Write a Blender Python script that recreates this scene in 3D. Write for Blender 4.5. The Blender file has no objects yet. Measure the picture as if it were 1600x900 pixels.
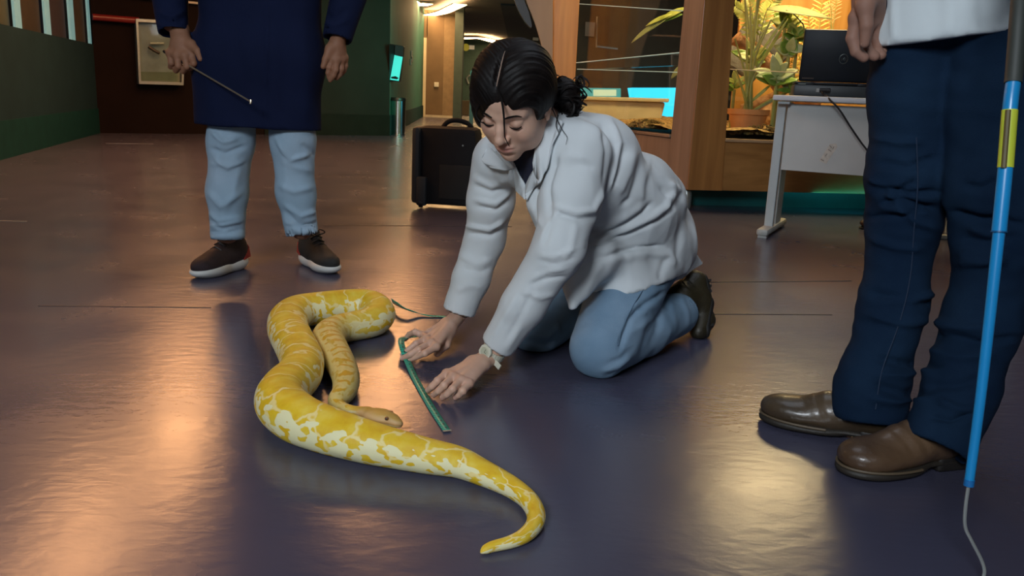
import bpy, bmesh, math, random
import numpy as np
from mathutils import Vector, noise as mnoise

# ------------------------------------------------------------------ camera
scn = bpy.context.scene
COL = scn.collection
H = 0.67
FPX = 1300.0
PITCH = math.radians(13.04)
ROLL = math.radians(2.5)
_F = np.array([0, math.cos(PITCH), -math.sin(PITCH)])
_U0 = np.array([0, math.sin(PITCH), math.cos(PITCH)])
_R0 = np.array([1.0, 0, 0])
CU = math.cos(ROLL) * _U0 - math.sin(ROLL) * _R0
CR = math.cos(ROLL) * _R0 + math.sin(ROLL) * _U0
CAM = np.array([0, 0, H])
cd = bpy.data.cameras.new('camera'); cam = bpy.data.objects.new('camera', cd); COL.objects.link(cam)
cd.sensor_width = 36; cd.lens = FPX / 1600 * 36; cd.clip_start = 0.05; cd.clip_end = 200
from mathutils import Matrix
cam.matrix_world = Matrix(((CR[0], CU[0], -_F[0], 0), (CR[1], CU[1], -_F[1], 0), (CR[2], CU[2], -_F[2], H), (0, 0, 0, 1)))
scn.camera = cam

def ray(px, py): return _F * FPX + CR * (px - 800) - CU * (py - 450)
def PY(px, py, y):
    d = ray(px, py); return CAM + d * (y / d[1])
def PZ(px, py, z=0.0):
    d = ray(px, py); return CAM + d * ((z - H) / d[2])
def proj(P):
    P = np.atleast_2d(P) - CAM
    f = P @ _F
    return np.stack([800 + FPX * (P @ CR) / f, 450 - FPX * (P @ CU) / f], 1)

# ------------------------------------------------------------------ world, lights, exposure
scn.view_settings.view_transform = 'Standard'
scn.view_settings.look = 'None'
scn.view_settings.exposure = 0.9
scn.view_settings.gamma = 1.0
w = bpy.data.worlds.new('world'); scn.world = w; w.use_nodes = True
w.node_tree.nodes['Background'].inputs[0].default_value = (0.30, 0.38, 0.52, 1)
w.node_tree.nodes['Background'].inputs[1].default_value = 0.05

def area(name, loc, target, size, col, power, sy=None, spread=None):
    l = bpy.data.lights.new(name, 'AREA'); l.energy = power; l.color = col; l.size = size
    if sy: l.shape = 'RECTANGLE'; l.size_y = sy
    if spread: l.spread = spread
    o = bpy.data.objects.new(name, l); COL.objects.link(o); o.location = loc
    o.rotation_euler = (Vector(target) - Vector(loc)).to_track_quat('-Z', 'Y').to_euler()
    return o
area('daylight_behind', (-1.6, -1.9, 2.5), (0.1, 2.0, 0.1), 2.2, (0.84, 0.92, 1.0), 190, 1.3)
area('ceiling_daylight', (0.8, 2.4, 2.72), (0.8, 2.4, 0), 1.6, (0.80, 0.88, 1.0), 9, 1.6)
area('teal_corner_fill', (-0.4, 10.6, 1.5), (-1.9, 12.9, 1.1), .9, (0.10, 1.0, 0.70), 9, 1.0, spread=2.0)  # added teal lamp for the corridor corner, set apart from the aquarium
area('plinth_glow', (2.35, 5.46, .10), (2.35, 6.2, .12), .8, (0.03, 0.75, 0.80), .22, .06)
area('hall_warm', (-1.0, 19.5, 2.5), (-1.2, 19.5, 0), 2.5, (1.0, 0.60, 0.28), 60, 4)
area('hall_far', (2.0, 27, 2.5), (2.0, 27, 0), 3, (1.0, 0.72, 0.42), 60, 4)

# ------------------------------------------------------------------ helpers
def link(o, parent=None):
    COL.objects.link(o)
    if parent is not None: o.parent = parent
    return o
def tag(o, label=None, cat=None, group=None, kind=None):
    if label: o['label'] = label
    if cat: o['category'] = cat
    if group: o['group'] = group
    if kind: o['kind'] = kind
    return o
def thing(name, label, cat, loc=(0, 0, 0), group=None):
    o = bpy.data.objects.new(name, None); o.empty_display_size = 0.05
    o.location = loc; COL.objects.link(o)
    return tag(o, label, cat, group)
def mk(name, verts, faces, mat, parent=None, smooth=True, label=None, uvs=None, cols=None):
    """one mesh object from numpy verts in WORLD space (parents' offset is removed)."""
    V = np.asarray(verts, dtype=float)
    off = np.zeros(3)
    p = parent
    while p is not None:
        off += np.array(p.location); p = p.parent
    V = V - off
    me = bpy.data.meshes.new(name)
    if isinstance(faces, np.ndarray):
        n = len(faces); k = faces.shape[1]
        me.vertices.add(len(V)); me.vertices.foreach_set('co', V.ravel())
        me.loops.add(n * k); me.loops.foreach_set('vertex_index', faces.ravel().astype(np.int32))
        me.polygons.add(n); me.polygons.foreach_set('loop_start', np.arange(0, n * k, k, dtype=np.int32))
        me.polygons.foreach_set('loop_total', np.full(n, k, dtype=np.int32))
        me.update(calc_edges=True)
    else:
        me.from_pydata([tuple(v) for v in V], [], faces)
    me.validate()
    if smooth: me.polygons.foreach_set('use_smooth', [True] * len(me.polygons))
    if uvs is not None:
        ul = me.uv_layers.new(name='UVMap')
        vi = np.zeros(len(me.loops), dtype=np.int32); me.loops.foreach_get('vertex_index', vi)
        ul.data.foreach_set('uv', np.asarray(uvs)[vi].ravel())
    if cols is not None:
        a = me.color_attributes.new('tint', 'FLOAT_COLOR', 'POINT')
        c4 = np.ones((len(V), 4)); c4[:, :3] = cols
        a.data.foreach_set('color', c4.ravel())
    if mat is not None:
        for m in (mat if isinstance(mat, (list, tuple)) else [mat]): me.materials.append(m)
    o = bpy.data.objects.new(name, me); link(o, parent)
    if label: o['label'] = label
    return o
def setparentfree(o): return o

class MB:
    """collects simple solids in world space, then links them as one mesh"""
    def __init__(s): s.bm = bmesh.new(); s.uvd = None
    def box(s, c, d, rot=None, bev=0.0):
        r = bmesh.ops.create_cube(s.bm, size=1.0); vs = r['verts']
        M = Matrix.Translation(Vector(c)) @ (rot.to_4x4() if rot is not None else Matrix.Identity(4)) @ Matrix.Diagonal((d[0], d[1], d[2], 1))
        bmesh.ops.transform(s.bm, matrix=M, verts=vs)
        if bev > 0:
            es = list({e for v in vs for e in v.link_edges})
            bmesh.ops.bevel(s.bm, geom=es, offset=bev, segments=2, affect='EDGES', profile=0.5)
        return s
    def prism(s, poly, h0, h1, z=None):
        """poly: list of 3D points, extruded by vector (h1)"""
        b = [s.bm.verts.new(tuple(p)) for p in poly]
        t = [s.bm.verts.new(tuple(np.asarray(p) + np.asarray(h1))) for p in poly]
        s.bm.faces.new(b[::-1]); s.bm.faces.new(t)
        n = len(poly)
        for i in range(n): s.bm.faces.new((b[i], b[(i + 1) % n], t[(i + 1) % n], t[i]))
        return s
    def tube(s, pts, rad, n=8, cap=True, flat=1.0):
        V, Fc = tube_geo(pts, rad, n, cap)
        vs = [s.bm.verts.new(tuple(v)) for v in V]
        for f in Fc:
            try: s.bm.faces.new([vs[i] for i in f])
            except ValueError: pass
        return s
    def lathe(s, prof, c, n=24, axis=None):
        """prof: [(r,z)...] around local z at c"""
        c = np.asarray(c, float)
        if axis is None: ax = np.array([0, 0, 1.0])
        else: ax = np.asarray(axis, float); ax /= np.linalg.norm(ax)
        u = np.cross(ax, [0, 1, 0] if abs(ax[1]) < .9 else [1, 0, 0]); u /= np.linalg.norm(u); v = np.cross(ax, u)
        rings = []
        for r, z in prof:
            rings.append([s.bm.verts.new(tuple(c + ax * z + r * (math.cos(2 * math.pi * i / n) * u + math.sin(2 * math.pi * i / n) * v))) for i in range(n)])
        for a, b in zip(rings, rings[1:]):
            for i in range(n): s.bm.faces.new((a[i], a[(i + 1) % n], b[(i + 1) % n], b[i]))
        for rr in (rings[0][::-1], rings[-1]):
            try: s.bm.faces.new(rr)
            except ValueError: pass
        return s
    def grid(s, fn, nu, nv, closed=False):
        V = [[s.bm.verts.new(tuple(fn(i / nu, j / nv))) for j in range(nv + 1)] for i in range(nu + 1)]
        for i in range(nu):
            for j in range(nv): s.bm.faces.new((V[i][j], V[i + 1][j], V[i + 1][j + 1], V[i][j + 1]))
        return s
    def build(s, name, mat, parent=None, smooth=False, label=None, bevel=0, sol=0):
        off = Vector((0, 0, 0)); p = parent
        while p is not None: off += Vector(p.location); p = p.parent
        bmesh.ops.recalc_face_normals(s.bm, faces=s.bm.faces)
        bmesh.ops.translate(s.bm, vec=-off, verts=s.bm.verts)
        me = bpy.data.meshes.new(name); s.bm.to_mesh(me); s.bm.free()
        if smooth:
            me.polygons.foreach_set('use_smooth', [True] * len(me.polygons))
        for m in (mat if isinstance(mat, (list, tuple)) else [mat]): me.materials.append(m)
        o = bpy.data.objects.new(name, me); link(o, parent)
        if smooth: me.set_sharp_from_angle(angle=math.radians(40))
        if bevel:
            b = o.modifiers.new('bevel', 'BEVEL'); b.width = bevel; b.segments = 2; b.limit_method = 'ANGLE'
        if sol:
            b = o.modifiers.new('solid', 'SOLIDIFY'); b.thickness = sol; b.offset = 0
        if label: o['label'] = label
        return o

def tube_geo(pts, rad, n=8, cap=True, wid=None, hei=None, up=(0, 0, 1)):
    P = np.asarray(pts, float); m = len(P)
    R = np.full(m, rad) if np.isscalar(rad) else np.asarray(rad, float)
    T = np.gradient(P, axis=0); T /= np.linalg.norm(T, axis=1)[:, None] + 1e-12
    V = []; up = np.asarray(up, float)
    prevu = None
    for i in range(m):
        u = np.cross(T[i], up) if prevu is None else prevu - T[i] * (prevu @ T[i])
        if np.linalg.norm(u) < 1e-4: u = np.cross(T[i], [1, 0, 0.1])
        u /= np.linalg.norm(u); prevu = u
        v = np.cross(u, T[i])
        for k in range(n):
            a = 2 * math.pi * k / n
            V.append(P[i] + R[i] * (math.cos(a) * u + math.sin(a) * v))
    Fc = []
    for i in range(m - 1):
        for k in range(n):
            Fc.append((i * n + k, i * n + (k + 1) % n, (i + 1) * n + (k + 1) % n, (i + 1) * n + k))
    if cap:
        Fc.append(tuple(range(n - 1, -1, -1))); Fc.append(tuple((m - 1) * n + k for k in range(n)))
    return V, Fc

def catmull(pts, per=8):
    P = np.asarray(pts, float)
    Q = np.vstack([2 * P[0] - P[1], P, 2 * P[-1] - P[-2]])
    out = []
    for i in range(1, len(Q) - 2):
        for k in range(per):
            t = k / per
            out.append(0.5 * ((2 * Q[i]) + (-Q[i - 1] + Q[i + 1]) * t + (2 * Q[i - 1] - 5 * Q[i] + 4 * Q[i + 1] - Q[i + 2]) * t * t + (-Q[i - 1] + 3 * Q[i] - 3 * Q[i + 1] + Q[i + 2]) * t ** 3))
    out.append(Q[-2])
    return np.array(out)

# ------------------------------------------------------------------ materials
def srgb(r, g, b):
    f = lambda c: (c / 255 / 12.92) if c / 255 <= 0.04045 else ((c / 255 + 0.055) / 1.055) ** 2.4
    return (f(r), f(g), f(b), 1)
def newmat(name):
    m = bpy.data.materials.new(name); m.use_nodes = True
    nt = m.node_tree; return m, nt, nt.nodes['Principled BSDF']
def N(nt, t, **kw):
    n = nt.nodes.new(t)
    for k, v in kw.items(): setattr(n, k, v)
    return n
def ramp(nt, fac, stops, interp='LINEAR'):
    r = nt.nodes.new('ShaderNodeValToRGB'); r.color_ramp.interpolation = interp
    e = r.color_ramp.elements
    while len(e) > 1: e.remove(e[-1])
    e[0].position = stops[0][0]; e[0].color = stops[0][1]
    for p, c in stops[1:]:
        x = e.new(p); x.color = c
    nt.links.new(fac, r.inputs[0]); return r.outputs[0]
def mat(name, col, rough=0.6, metal=0, var=0.12, scale=8, bump=0.0, bscale=60, coords='Object', stretch=(1, 1, 1), spec=0.5, emit=None, es=0, col2=None, detail=4, coat=0):
    m, nt, b = newmat(name)
    tc = N(nt, 'ShaderNodeTexCoord'); mp = N(nt, 'ShaderNodeMapping'); mp.inputs['Scale'].default_value = stretch
    nt.links.new(tc.outputs[coords], mp.inputs[0])
    nz = N(nt, 'ShaderNodeTexNoise'); nz.inputs['Scale'].default_value = scale; nz.inputs['Detail'].default_value = detail
    nt.links.new(mp.outputs[0], nz.inputs[0])
    c1 = tuple(max(0, c * (1 - var)) for c in col[:3]) + (1,)
    c2 = col2 if col2 else tuple(min(1, c * (1 + var)) for c in col[:3]) + (1,)
    nt.links.new(ramp(nt, nz.outputs[0], [(0.3, c1), (0.7, c2)]), b.inputs['Base Color'])
    b.inputs['Roughness'].default_value = rough; b.inputs['Metallic'].default_value = metal
    b.inputs['Specular IOR Level'].default_value = spec
    if coat: b.inputs['Coat Weight'].default_value = coat; b.inputs['Coat Roughness'].default_value = .15
    if bump:
        n2 = N(nt, 'ShaderNodeTexNoise'); n2.inputs['Scale'].default_value = bscale; n2.inputs['Detail'].default_value = 3
        nt.links.new(mp.outputs[0], n2.inputs[0])
        bp = N(nt, 'ShaderNodeBump'); bp.inputs['Strength'].default_value = bump; bp.inputs['Distance'].default_value = 0.01
        nt.links.new(n2.outputs[0], bp.inputs['Height']); nt.links.new(bp.outputs[0], b.inputs['Normal'])
    if emit: b.inputs['Emission Color'].default_value = emit; b.inputs['Emission Strength'].default_value = es
    return m
def glassmat(name, col=(1, 1, 1, 1), rough=0.02, mix=0.9):
    m = bpy.data.materials.new(name); m.use_nodes = True; nt = m.node_tree; nt.nodes.clear()
    o = N(nt, 'ShaderNodeOutputMaterial'); g = N(nt, 'ShaderNodeBsdfGlossy'); t = N(nt, 'ShaderNodeBsdfTransparent')
    g.inputs['Roughness'].default_value = rough; t.inputs[0].default_value = col
    fr = N(nt, 'ShaderNodeFresnel'); ge = N(nt, 'ShaderNodeNewGeometry'); mr = N(nt, 'ShaderNodeMapRange'); mr.inputs[3].default_value = 1.45; mr.inputs[4].default_value = 1 / 1.45
    nt.links.new(ge.outputs['Backfacing'], mr.inputs[0]); nt.links.new(mr.outputs[0], fr.inputs[0])
    mx = N(nt, 'ShaderNodeMixShader'); nt.links.new(fr.outputs[0], mx.inputs[0]); nt.links.new(t.outputs[0], mx.inputs[1]); nt.links.new(g.outputs[0], mx.inputs[2])
    nt.links.new(mx.outputs[0], o.inputs[0]); return m
def emat(name, col, s):
    m, nt, b = newmat(name)
    tc = N(nt, 'ShaderNodeTexCoord'); nz = N(nt, 'ShaderNodeTexNoise'); nz.inputs['Scale'].default_value = 3
    nt.links.new(tc.outputs['Object'], nz.inputs[0])
    c1 = tuple(c * .9 for c in col[:3]) + (1,)
    nt.links.new(ramp(nt, nz.outputs[0], [(0.3, c1), (0.7, col)]), b.inputs['Emission Color'])
    b.inputs['Base Color'].default_value = (0.02, 0.02, 0.02, 1)
    b.inputs['Emission Strength'].default_value = s; return m
def woodmat(name, c1, c2, rough=0.4, axis=2, sc=1.0, coat=0.2):
    m, nt, b = newmat(name)
    tc = N(nt, 'ShaderNodeTexCoord'); mp = N(nt, 'ShaderNodeMapping')
    s = [14 * sc, 14 * sc, 14 * sc]; s[axis] = 0.9 * sc
    mp.inputs['Scale'].default_value = s
    nt.links.new(tc.outputs['Object'], mp.inputs[0])
    nz = N(nt, 'ShaderNodeTexNoise'); nz.inputs['Scale'].default_value = 1.2; nz.inputs['Detail'].default_value = 6; nz.inputs['Distortion'].default_value = .4
    nt.links.new(mp.outputs[0], nz.inputs[0])
    nt.links.new(ramp(nt, nz.outputs[0], [(0.25, c1), (0.75, c2)]), b.inputs['Base Color'])
    b.inputs['Roughness'].default_value = rough; b.inputs['Coat Weight'].default_value = coat; b.inputs['Coat Roughness'].default_value = .25
    bp = N(nt, 'ShaderNodeBump'); bp.inputs['Strength'].default_value = .15; bp.inputs['Distance'].default_value = .004
    nt.links.new(nz.outputs[0], bp.inputs['Height']); nt.links.new(bp.outputs[0], b.inputs['Normal'])
    return m
def tintmat(name, rough, bump=0, bscale=200, sss=0, spec=.5, stretch=(1, 1, 1), var=.12, vscale=30):
    """base colour = point attribute 'tint' x noise"""
    m, nt, b = newmat(name)
    at = N(nt, 'ShaderNodeAttribute'); at.attribute_name = 'tint'
    tc = N(nt, 'ShaderNodeTexCoord'); mp = N(nt, 'ShaderNodeMapping'); mp.inputs['Scale'].default_value = stretch
    nt.links.new(tc.outputs['Object'], mp.inputs[0])
    nz = N(nt, 'ShaderNodeTexNoise'); nz.inputs['Scale'].default_value = vscale; nz.inputs['Detail'].default_value = 4
    nt.links.new(mp.outputs[0], nz.inputs[0])
    r = ramp(nt, nz.outputs[0], [(0.3, (1 - var,) * 3 + (1,)), (0.7, (1,) * 4)])
    mx = N(nt, 'ShaderNodeMix', data_type='RGBA', blend_type='MULTIPLY'); mx.inputs[0].default_value = 1
    nt.links.new(at.outputs[0], mx.inputs[6]); nt.links.new(r, mx.inputs[7]); nt.links.new(mx.outputs[2], b.inputs['Base Color'])
    b.inputs['Roughness'].default_value = rough; b.inputs['Specular IOR Level'].default_value = spec
    if sss: b.inputs['Subsurface Weight'].default_value = sss; b.inputs['Subsurface Radius'].default_value = (.012, .004, .002); b.inputs['Subsurface Scale'].default_value = 1
    if bump:
        n2 = N(nt, 'ShaderNodeTexNoise'); n2.inputs['Scale'].default_value = bscale
        nt.links.new(mp.outputs[0], n2.inputs[0])
        bp = N(nt, 'ShaderNodeBump'); bp.inputs['Strength'].default_value = bump; bp.inputs['Distance'].default_value = .002
        nt.links.new(n2.outputs[0], bp.inputs['Height']); nt.links.new(bp.outputs[0], b.inputs['Normal'])
    return m

# ------------------------------------------------------------------ signed-distance sculpting
class Field:
    def __init__(s, lo, hi, res):
        s.lo = np.asarray(lo, float); s.res = res
        s.n = np.ceil((np.asarray(hi, float) - s.lo) / res).astype(int) + 1
        s.F = np.full(tuple(s.n), 1.0, dtype=np.float32)
    def copy_empty(s):
        f = Field.__new__(Field); f.lo = s.lo; f.res = s.res; f.n = s.n; f.F = np.full(tuple(s.n), 1.0, dtype=np.float32); return f
    def win(s, lo, hi, m):
        a = np.clip(np.floor((np.asarray(lo) - m - s.lo) / s.res).astype(int), 0, s.n)
        b = np.clip(np.ceil((np.asarray(hi) + m - s.lo) / s.res).astype(int) + 1, 0, s.n)
        if np.any(b <= a): return None, None
        ax = [(s.lo[i] + s.res * np.arange(a[i], b[i])).astype(np.float32) for i in range(3)]
        X, Y, Z = np.meshgrid(*ax, indexing='ij', copy=False, sparse=True)
        return (slice(a[0], b[0]), slice(a[1], b[1]), slice(a[2], b[2])), (X, Y, Z)
    def comb(s, sl, d, k, op):
        A = s.F[sl]
        if op == 'add':
            if k > 0:
                h = np.maximum(k - np.abs(A - d), 0) / k; r = np.minimum(A, d) - h * h * k * .25
            else: r = np.minimum(A, d)
        elif op == 'sub':
            d = -d
            if k > 0:
                h = np.maximum(k - np.abs(A - d), 0) / k; r = np.maximum(A, d) + h * h * k * .25
            else: r = np.maximum(A, d)
        s.F[sl] = r
    def cap(s, a, b, ra, rb=None, k=0.01, op='add', fn=None, fs=1.0):
        """tapered capsule; fn = axis along which it is scaled by fs (fs<1 flattens)"""
        a = np.asarray(a, float); b = np.asarray(b, float); rb = ra if rb is None else rb
        R = max(ra, rb) * max(1, fs); m = k + 3 * s.res
        sl, g = s.win(np.minimum(a, b) - R, np.maximum(a, b) + R, m)
        if sl is None: return s
        X, Y, Z = g; ab = b - a; L2 = float(ab @ ab) + 1e-12
        px, py, pz = X - a[0], Y - a[1], Z - a[2]
        t = np.clip((px * ab[0] + py * ab[1] + pz * ab[2]) / L2, 0, 1)
        qx, qy, qz = px - t * ab[0], py - t * ab[1], pz - t * ab[2]
        q2 = qx * qx + qy * qy + qz * qz
        if fn is not None:
            fn = np.asarray(fn, float); fn = fn / np.linalg.norm(fn)
            dn = qx * fn[0] + qy * fn[1] + qz * fn[2]
            q2 = np.maximum(q2 - dn * dn, 0) + (dn / fs) ** 2
            d = (np.sqrt(q2) - (ra + (rb - ra) * t)) * (fs if fs < 1 else 1)
        else: d = np.sqrt(q2) - (ra + (rb - ra) * t)
        s.comb(sl, d.astype(np.float32), k, op); return s
    def chain(s, pts, rs, k=0.01, **kw):
        for i in range(len(pts) - 1): s.cap(pts[i], pts[i + 1], rs[i], rs[i + 1], k=k, **kw)
        return s
    def ell(s, c, r, M=None, k=0.01, op='add'):
        c = np.asarray(c, float); r = np.asarray(r, float); M = np.eye(3) if M is None else np.asarray(M)
        Rm = r.max(); m = k + 3 * s.res
        ext = np.sqrt(((M * r[None, :]) ** 2).sum(1))
        sl, g = s.win(c - ext, c + ext, m)
        if sl is None: return s
        X, Y, Z = g; px, py, pz = X - c[0], Y - c[1], Z - c[2]
        L = [px * M[0, i] + py * M[1, i] + pz * M[2, i] for i in range(3)]
        k0 = np.sqrt(sum((L[i] / r[i]) ** 2 for i in range(3))); k1 = np.sqrt(sum((L[i] / r[i] ** 2) ** 2 for i in range(3)))
        d = k0 * (k0 - 1) / (k1 + 1e-6)
        s.comb(sl, d.astype(np.float32), k, op); return s
    def box(s, c, h, M=None, rd=0.0, k=0.0, op='add'):
        c = np.asarray(c, float); h = np.asarray(h, float); M = np.eye(3) if M is None else np.asarray(M)
        ext = np.abs(M * h[None, :]).sum(1) + rd; m = k + 3 * s.res
        sl, g = s.win(c - ext, c + ext, m)
        if sl is None: return s
        X, Y, Z = g; px, py, pz = X - c[0], Y - c[1], Z - c[2]
        q = [np.abs(px * M[0, i] + py * M[1, i] + pz * M[2, i]) - (h[i] - rd) for i in range(3)]
        out = np.sqrt(sum(np.maximum(a, 0) ** 2 for a in q)); ins = np.minimum(np.maximum(np.maximum(q[0], q[1]), q[2]), 0)
        s.comb(sl, (out + ins - rd).astype(np.float32), k, op); return s
    def cut(s, p, n, k=0.0, lo=None, hi=None, R=None, c=None):
        """remove everything on the side n points to (optionally only within R of c)"""
        n = np.asarray(n, float); n /= np.linalg.norm(n)
        if c is not None: sl, g = s.win(np.asarray(c) - R, np.asarray(c) + R, 0)
        else: sl, g = s.win(s.lo, s.lo + s.n * s.res, 0)
        if sl is None: return s
        X, Y, Z = g
        d = (X - p[0]) * n[0] + (Y - p[1]) * n[1] + (Z - p[2]) * n[2]
        if c is not None:
            rr = np.sqrt((X - c[0]) ** 2 + (Y - c[1]) ** 2 + (Z - c[2]) ** 2) - R
            d = np.minimum(d, -rr)
        A = s.F[sl]
        if k > 0:
            h = np.maximum(k - np.abs(A - d), 0) / k; s.F[sl] = np.maximum(A, d) + h * h * k * .25
        else: s.F[sl] = np.maximum(A, d)
        return s
    def union(s, o, k=0):
        s.comb((slice(None),) * 3, o.F, k, 'add'); return s
    def minus(s, o, k=0):
        s.comb((slice(None),) * 3, o.F, k, 'sub'); return s
    def mesh(s, smooth=2):
        F = s.F.copy()
        F[0, :, :] = F[-1, :, :] = 1; F[:, 0, :] = F[:, -1, :] = 1; F[:, :, 0] = F[:, :, -1] = 1
        ins = F < 0
        nx, ny, nz = F.shape
        c = np.zeros((nx - 1, ny - 1, nz - 1), np.uint8)
        for dx in (0, 1):
            for dy in (0, 1):
                for dz in (0, 1): c += ins[dx:nx - 1 + dx, dy:ny - 1 + dy, dz:nz - 1 + dz]
        act = (c > 0) & (c < 8)
        I = np.argwhere(act)
        idx = np.full(act.shape, -1, np.int64); idx[act] = np.arange(len(I))
        acc = np.zeros((len(I), 3)); cnt = np.zeros(len(I))
        cor = [(0, 0, 0), (1, 0, 0), (0, 1, 0), (1, 1, 0), (0, 0, 1), (1, 0, 1), (0, 1, 1), (1, 1, 1)]
        val = [F[I[:, 0] + a, I[:, 1] + b, I[:, 2] + d] for a, b, d in cor]
        for i in range(8):
            for j in range(i + 1, 8):
                di = np.array(cor[j]) - np.array(cor[i])
                if np.abs(di).sum() != 1: continue
                m = (val[i] < 0) != (val[j] < 0)
                t = np.where(m, val[i] / (val[i] - val[j] + 1e-20), 0)
                acc += m[:, None] * (np.array(cor[i])[None, :] + t[:, None] * di[None, :]); cnt += m
        V = s.lo + s.res * (I + acc / np.maximum(cnt, 1)[:, None])
        Q = []
        for ax in range(3):
            o = [0, 0, 0]; o[ax] = 1
            A = ins[:nx - o[0], :ny - o[1], :nz - o[2]]; B = ins[o[0]:, o[1]:, o[2]:]
            for (m, flip) in ((A & ~B, False), (~A & B, True)):
                E = np.argwhere(m)
                u, v = (ax + 1) % 3, (ax + 2) % 3
                ok = (E[:, u] > 0) & (E[:, v] > 0); E = E[ok]
                if not len(E): continue
                du = np.zeros(3, int); du[u] = 1; dv = np.zeros(3, int); dv[v] = 1
                q = [E - du - dv, E - dv, E, E - du]
                q = [idx[a[:, 0], a[:, 1], a[:, 2]] for a in q]
                if flip: q = q[::-1]
                Q.append(np.stack(q, 1))
        Q = np.concatenate(Q); Q = Q[(Q >= 0).all(1)]
        e = np.concatenate([Q[:, [0, 1]], Q[:, [1, 2]], Q[:, [2, 3]], Q[:, [3, 0]]])
        e = np.concatenate([e, e[:, ::-1]])
        deg = np.bincount(e[:, 0], minlength=len(V)).astype(float)
        def lap(W):
            S = np.stack([np.bincount(e[:, 0], weights=W[e[:, 1], i], minlength=len(V)) for i in range(3)], 1)
            return S / np.maximum(deg, 1)[:, None]
        for _ in range(smooth): # taubin
            V = V + .5 * (lap(V) - V); V = V - .52 * (lap(V) - V)
        return V, Q
def vnormals(V, Q):
    n = np.cross(V[Q[:, 2]] - V[Q[:, 0]], V[Q[:, 3]] - V[Q[:, 1]])
    o = np.zeros_like(V)
    for i in range(4):
        for a in range(3): o[:, a] += np.bincount(Q[:, i], weights=n[:, a], minlength=len(V))
    return o / (np.linalg.norm(o, axis=1)[:, None] + 1e-12)
def folds(V, Q, strokes, facing=0.05):
    """cloth folds: strokes = [(polyline as seen from the camera, width px, height m)], raised on the side facing the camera"""
    Nn = vnormals(V, Q); P = proj(V)
    view = CAM - V; view /= np.linalg.norm(view, axis=1)[:, None]
    w = np.clip(((Nn * view).sum(1) - facing) / .3, 0, 1)
    D = np.zeros(len(V))
    for pl, wd, amp in strokes:
        pl = np.asarray(pl, float); best = np.full(len(V), 1e9); tt = np.zeros(len(V))
        for i in range(len(pl) - 1):
            a, b = pl[i], pl[i + 1]; ab = b - a
            t = np.clip(((P - a) @ ab) / (ab @ ab), 0, 1)
            d = np.linalg.norm(P - a - t[:, None] * ab, axis=1)
            u = d < best; best[u] = d[u]; tt[u] = ((i + t) / (len(pl) - 1))[u]
        D += amp * np.exp(-(best / wd) ** 2) * np.clip(np.minimum(tt, 1 - tt) * 5 + .25, 0, 1)
    return V + Nn * (D * w)[:, None]
def ndisp(V, Q, amp, scale, stretch=(1, 1, 1), ridged=False, seed=0):
    Nn = vnormals(V, Q); S = V * np.array(stretch) * scale + seed
    d = np.array([mnoise.noise(Vector(p)) for p in S])
    if ridged: d = 1 - 2 * np.abs(d)
    return V + Nn * (amp * d)[:, None]
def frame(fwd, up):
    f = np.asarray(fwd, float); f /= np.linalg.norm(f); u = np.asarray(up, float); u = u - f * (u @ f); u /= np.linalg.norm(u)
    r = np.cross(f, u); return np.stack([r, f, u], 1)
# ================================================================== SETTING
V3 = lambda *a: np.array(a, float)
def floormat():
    m, nt, b = newmat('epoxy_floor')
    tc = N(nt, 'ShaderNodeTexCoord')
    n1 = N(nt, 'ShaderNodeTexNoise'); n1.inputs['Scale'].default_value = 1.1; n1.inputs['Detail'].default_value = 5
    nt.links.new(tc.outputs['Object'], n1.inputs[0])
    nt.links.new(ramp(nt, n1.outputs[0], [(0.3, (.056, .055, .088, 1)), (0.7, (.070, .069, .112, 1))]), b.inputs['Base Color'])
    n2 = N(nt, 'ShaderNodeTexNoise'); n2.inputs['Scale'].default_value = 3.5; n2.inputs['Detail'].default_value = 6
    nt.links.new(tc.outputs['Object'], n2.inputs[0])
    nt.links.new(ramp(nt, n2.outputs[0], [(0.3, (.22,) * 3 + (1,)), (0.7, (.28,) * 3 + (1,))]), b.inputs['Roughness'])
    b.inputs['IOR'].default_value = 1.6
    n3 = N(nt, 'ShaderNodeTexNoise'); n3.inputs['Scale'].default_value = 24; n3.inputs['Detail'].default_value = 4; n3.inputs['Distortion'].default_value = .2
    mp = N(nt, 'ShaderNodeMapping'); mp.inputs['Scale'].default_value = (.8, 1.5, 1)
    nt.links.new(tc.outputs['Object'], mp.inputs[0]); nt.links.new(mp.outputs[0], n3.inputs[0])
    bp = N(nt, 'ShaderNodeBump'); bp.inputs['Strength'].default_value = .15; bp.inputs['Distance'].default_value = .005
    nt.links.new(n3.outputs[0], bp.inputs['Height']); nt.links.new(bp.outputs[0], b.inputs['Normal'])
    return m
M_floor = floormat()
M_green = mat('dark_green_wall', (.012, .036, .052), .85, spec=.12, var=.1, scale=3, bump=.08, bscale=90)
M_green2 = mat('dark_green_skirting', (.005, .042, .046), .8, spec=.12, var=.1)
M_teal = mat('teal_green_wall', (.015, .13, .10), .65, var=.12, scale=2, bump=.05)
M_brown = mat('dark_brown_wall', (.010, .0055, .0045), .9, spec=.1, var=.15, scale=3)
M_olive = mat('olive_wall', (.017, .021, .018), .85, spec=.12, var=.12, scale=3)
M_cream = mat('cream_wall', (.42, .30, .17), .7, var=.06, scale=3)
M_tan = mat('tan_wall', (.20, .12, .06), .7, var=.1, scale=3)
M_ceil = mat('dark_ceiling', (.13, .11, .095), .8, var=.1, scale=2)
M_ceilw = mat('ceiling_cove', (.45, .36, .26), .8, var=.05)
M_cover = mat('navy_ceiling', (.03, .035, .05), .8)

fl = MB(); fl.box((0, 13, -.05), (26, 44, .1)); fl.build('floor', M_floor)['kind'] = 'structure'
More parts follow.
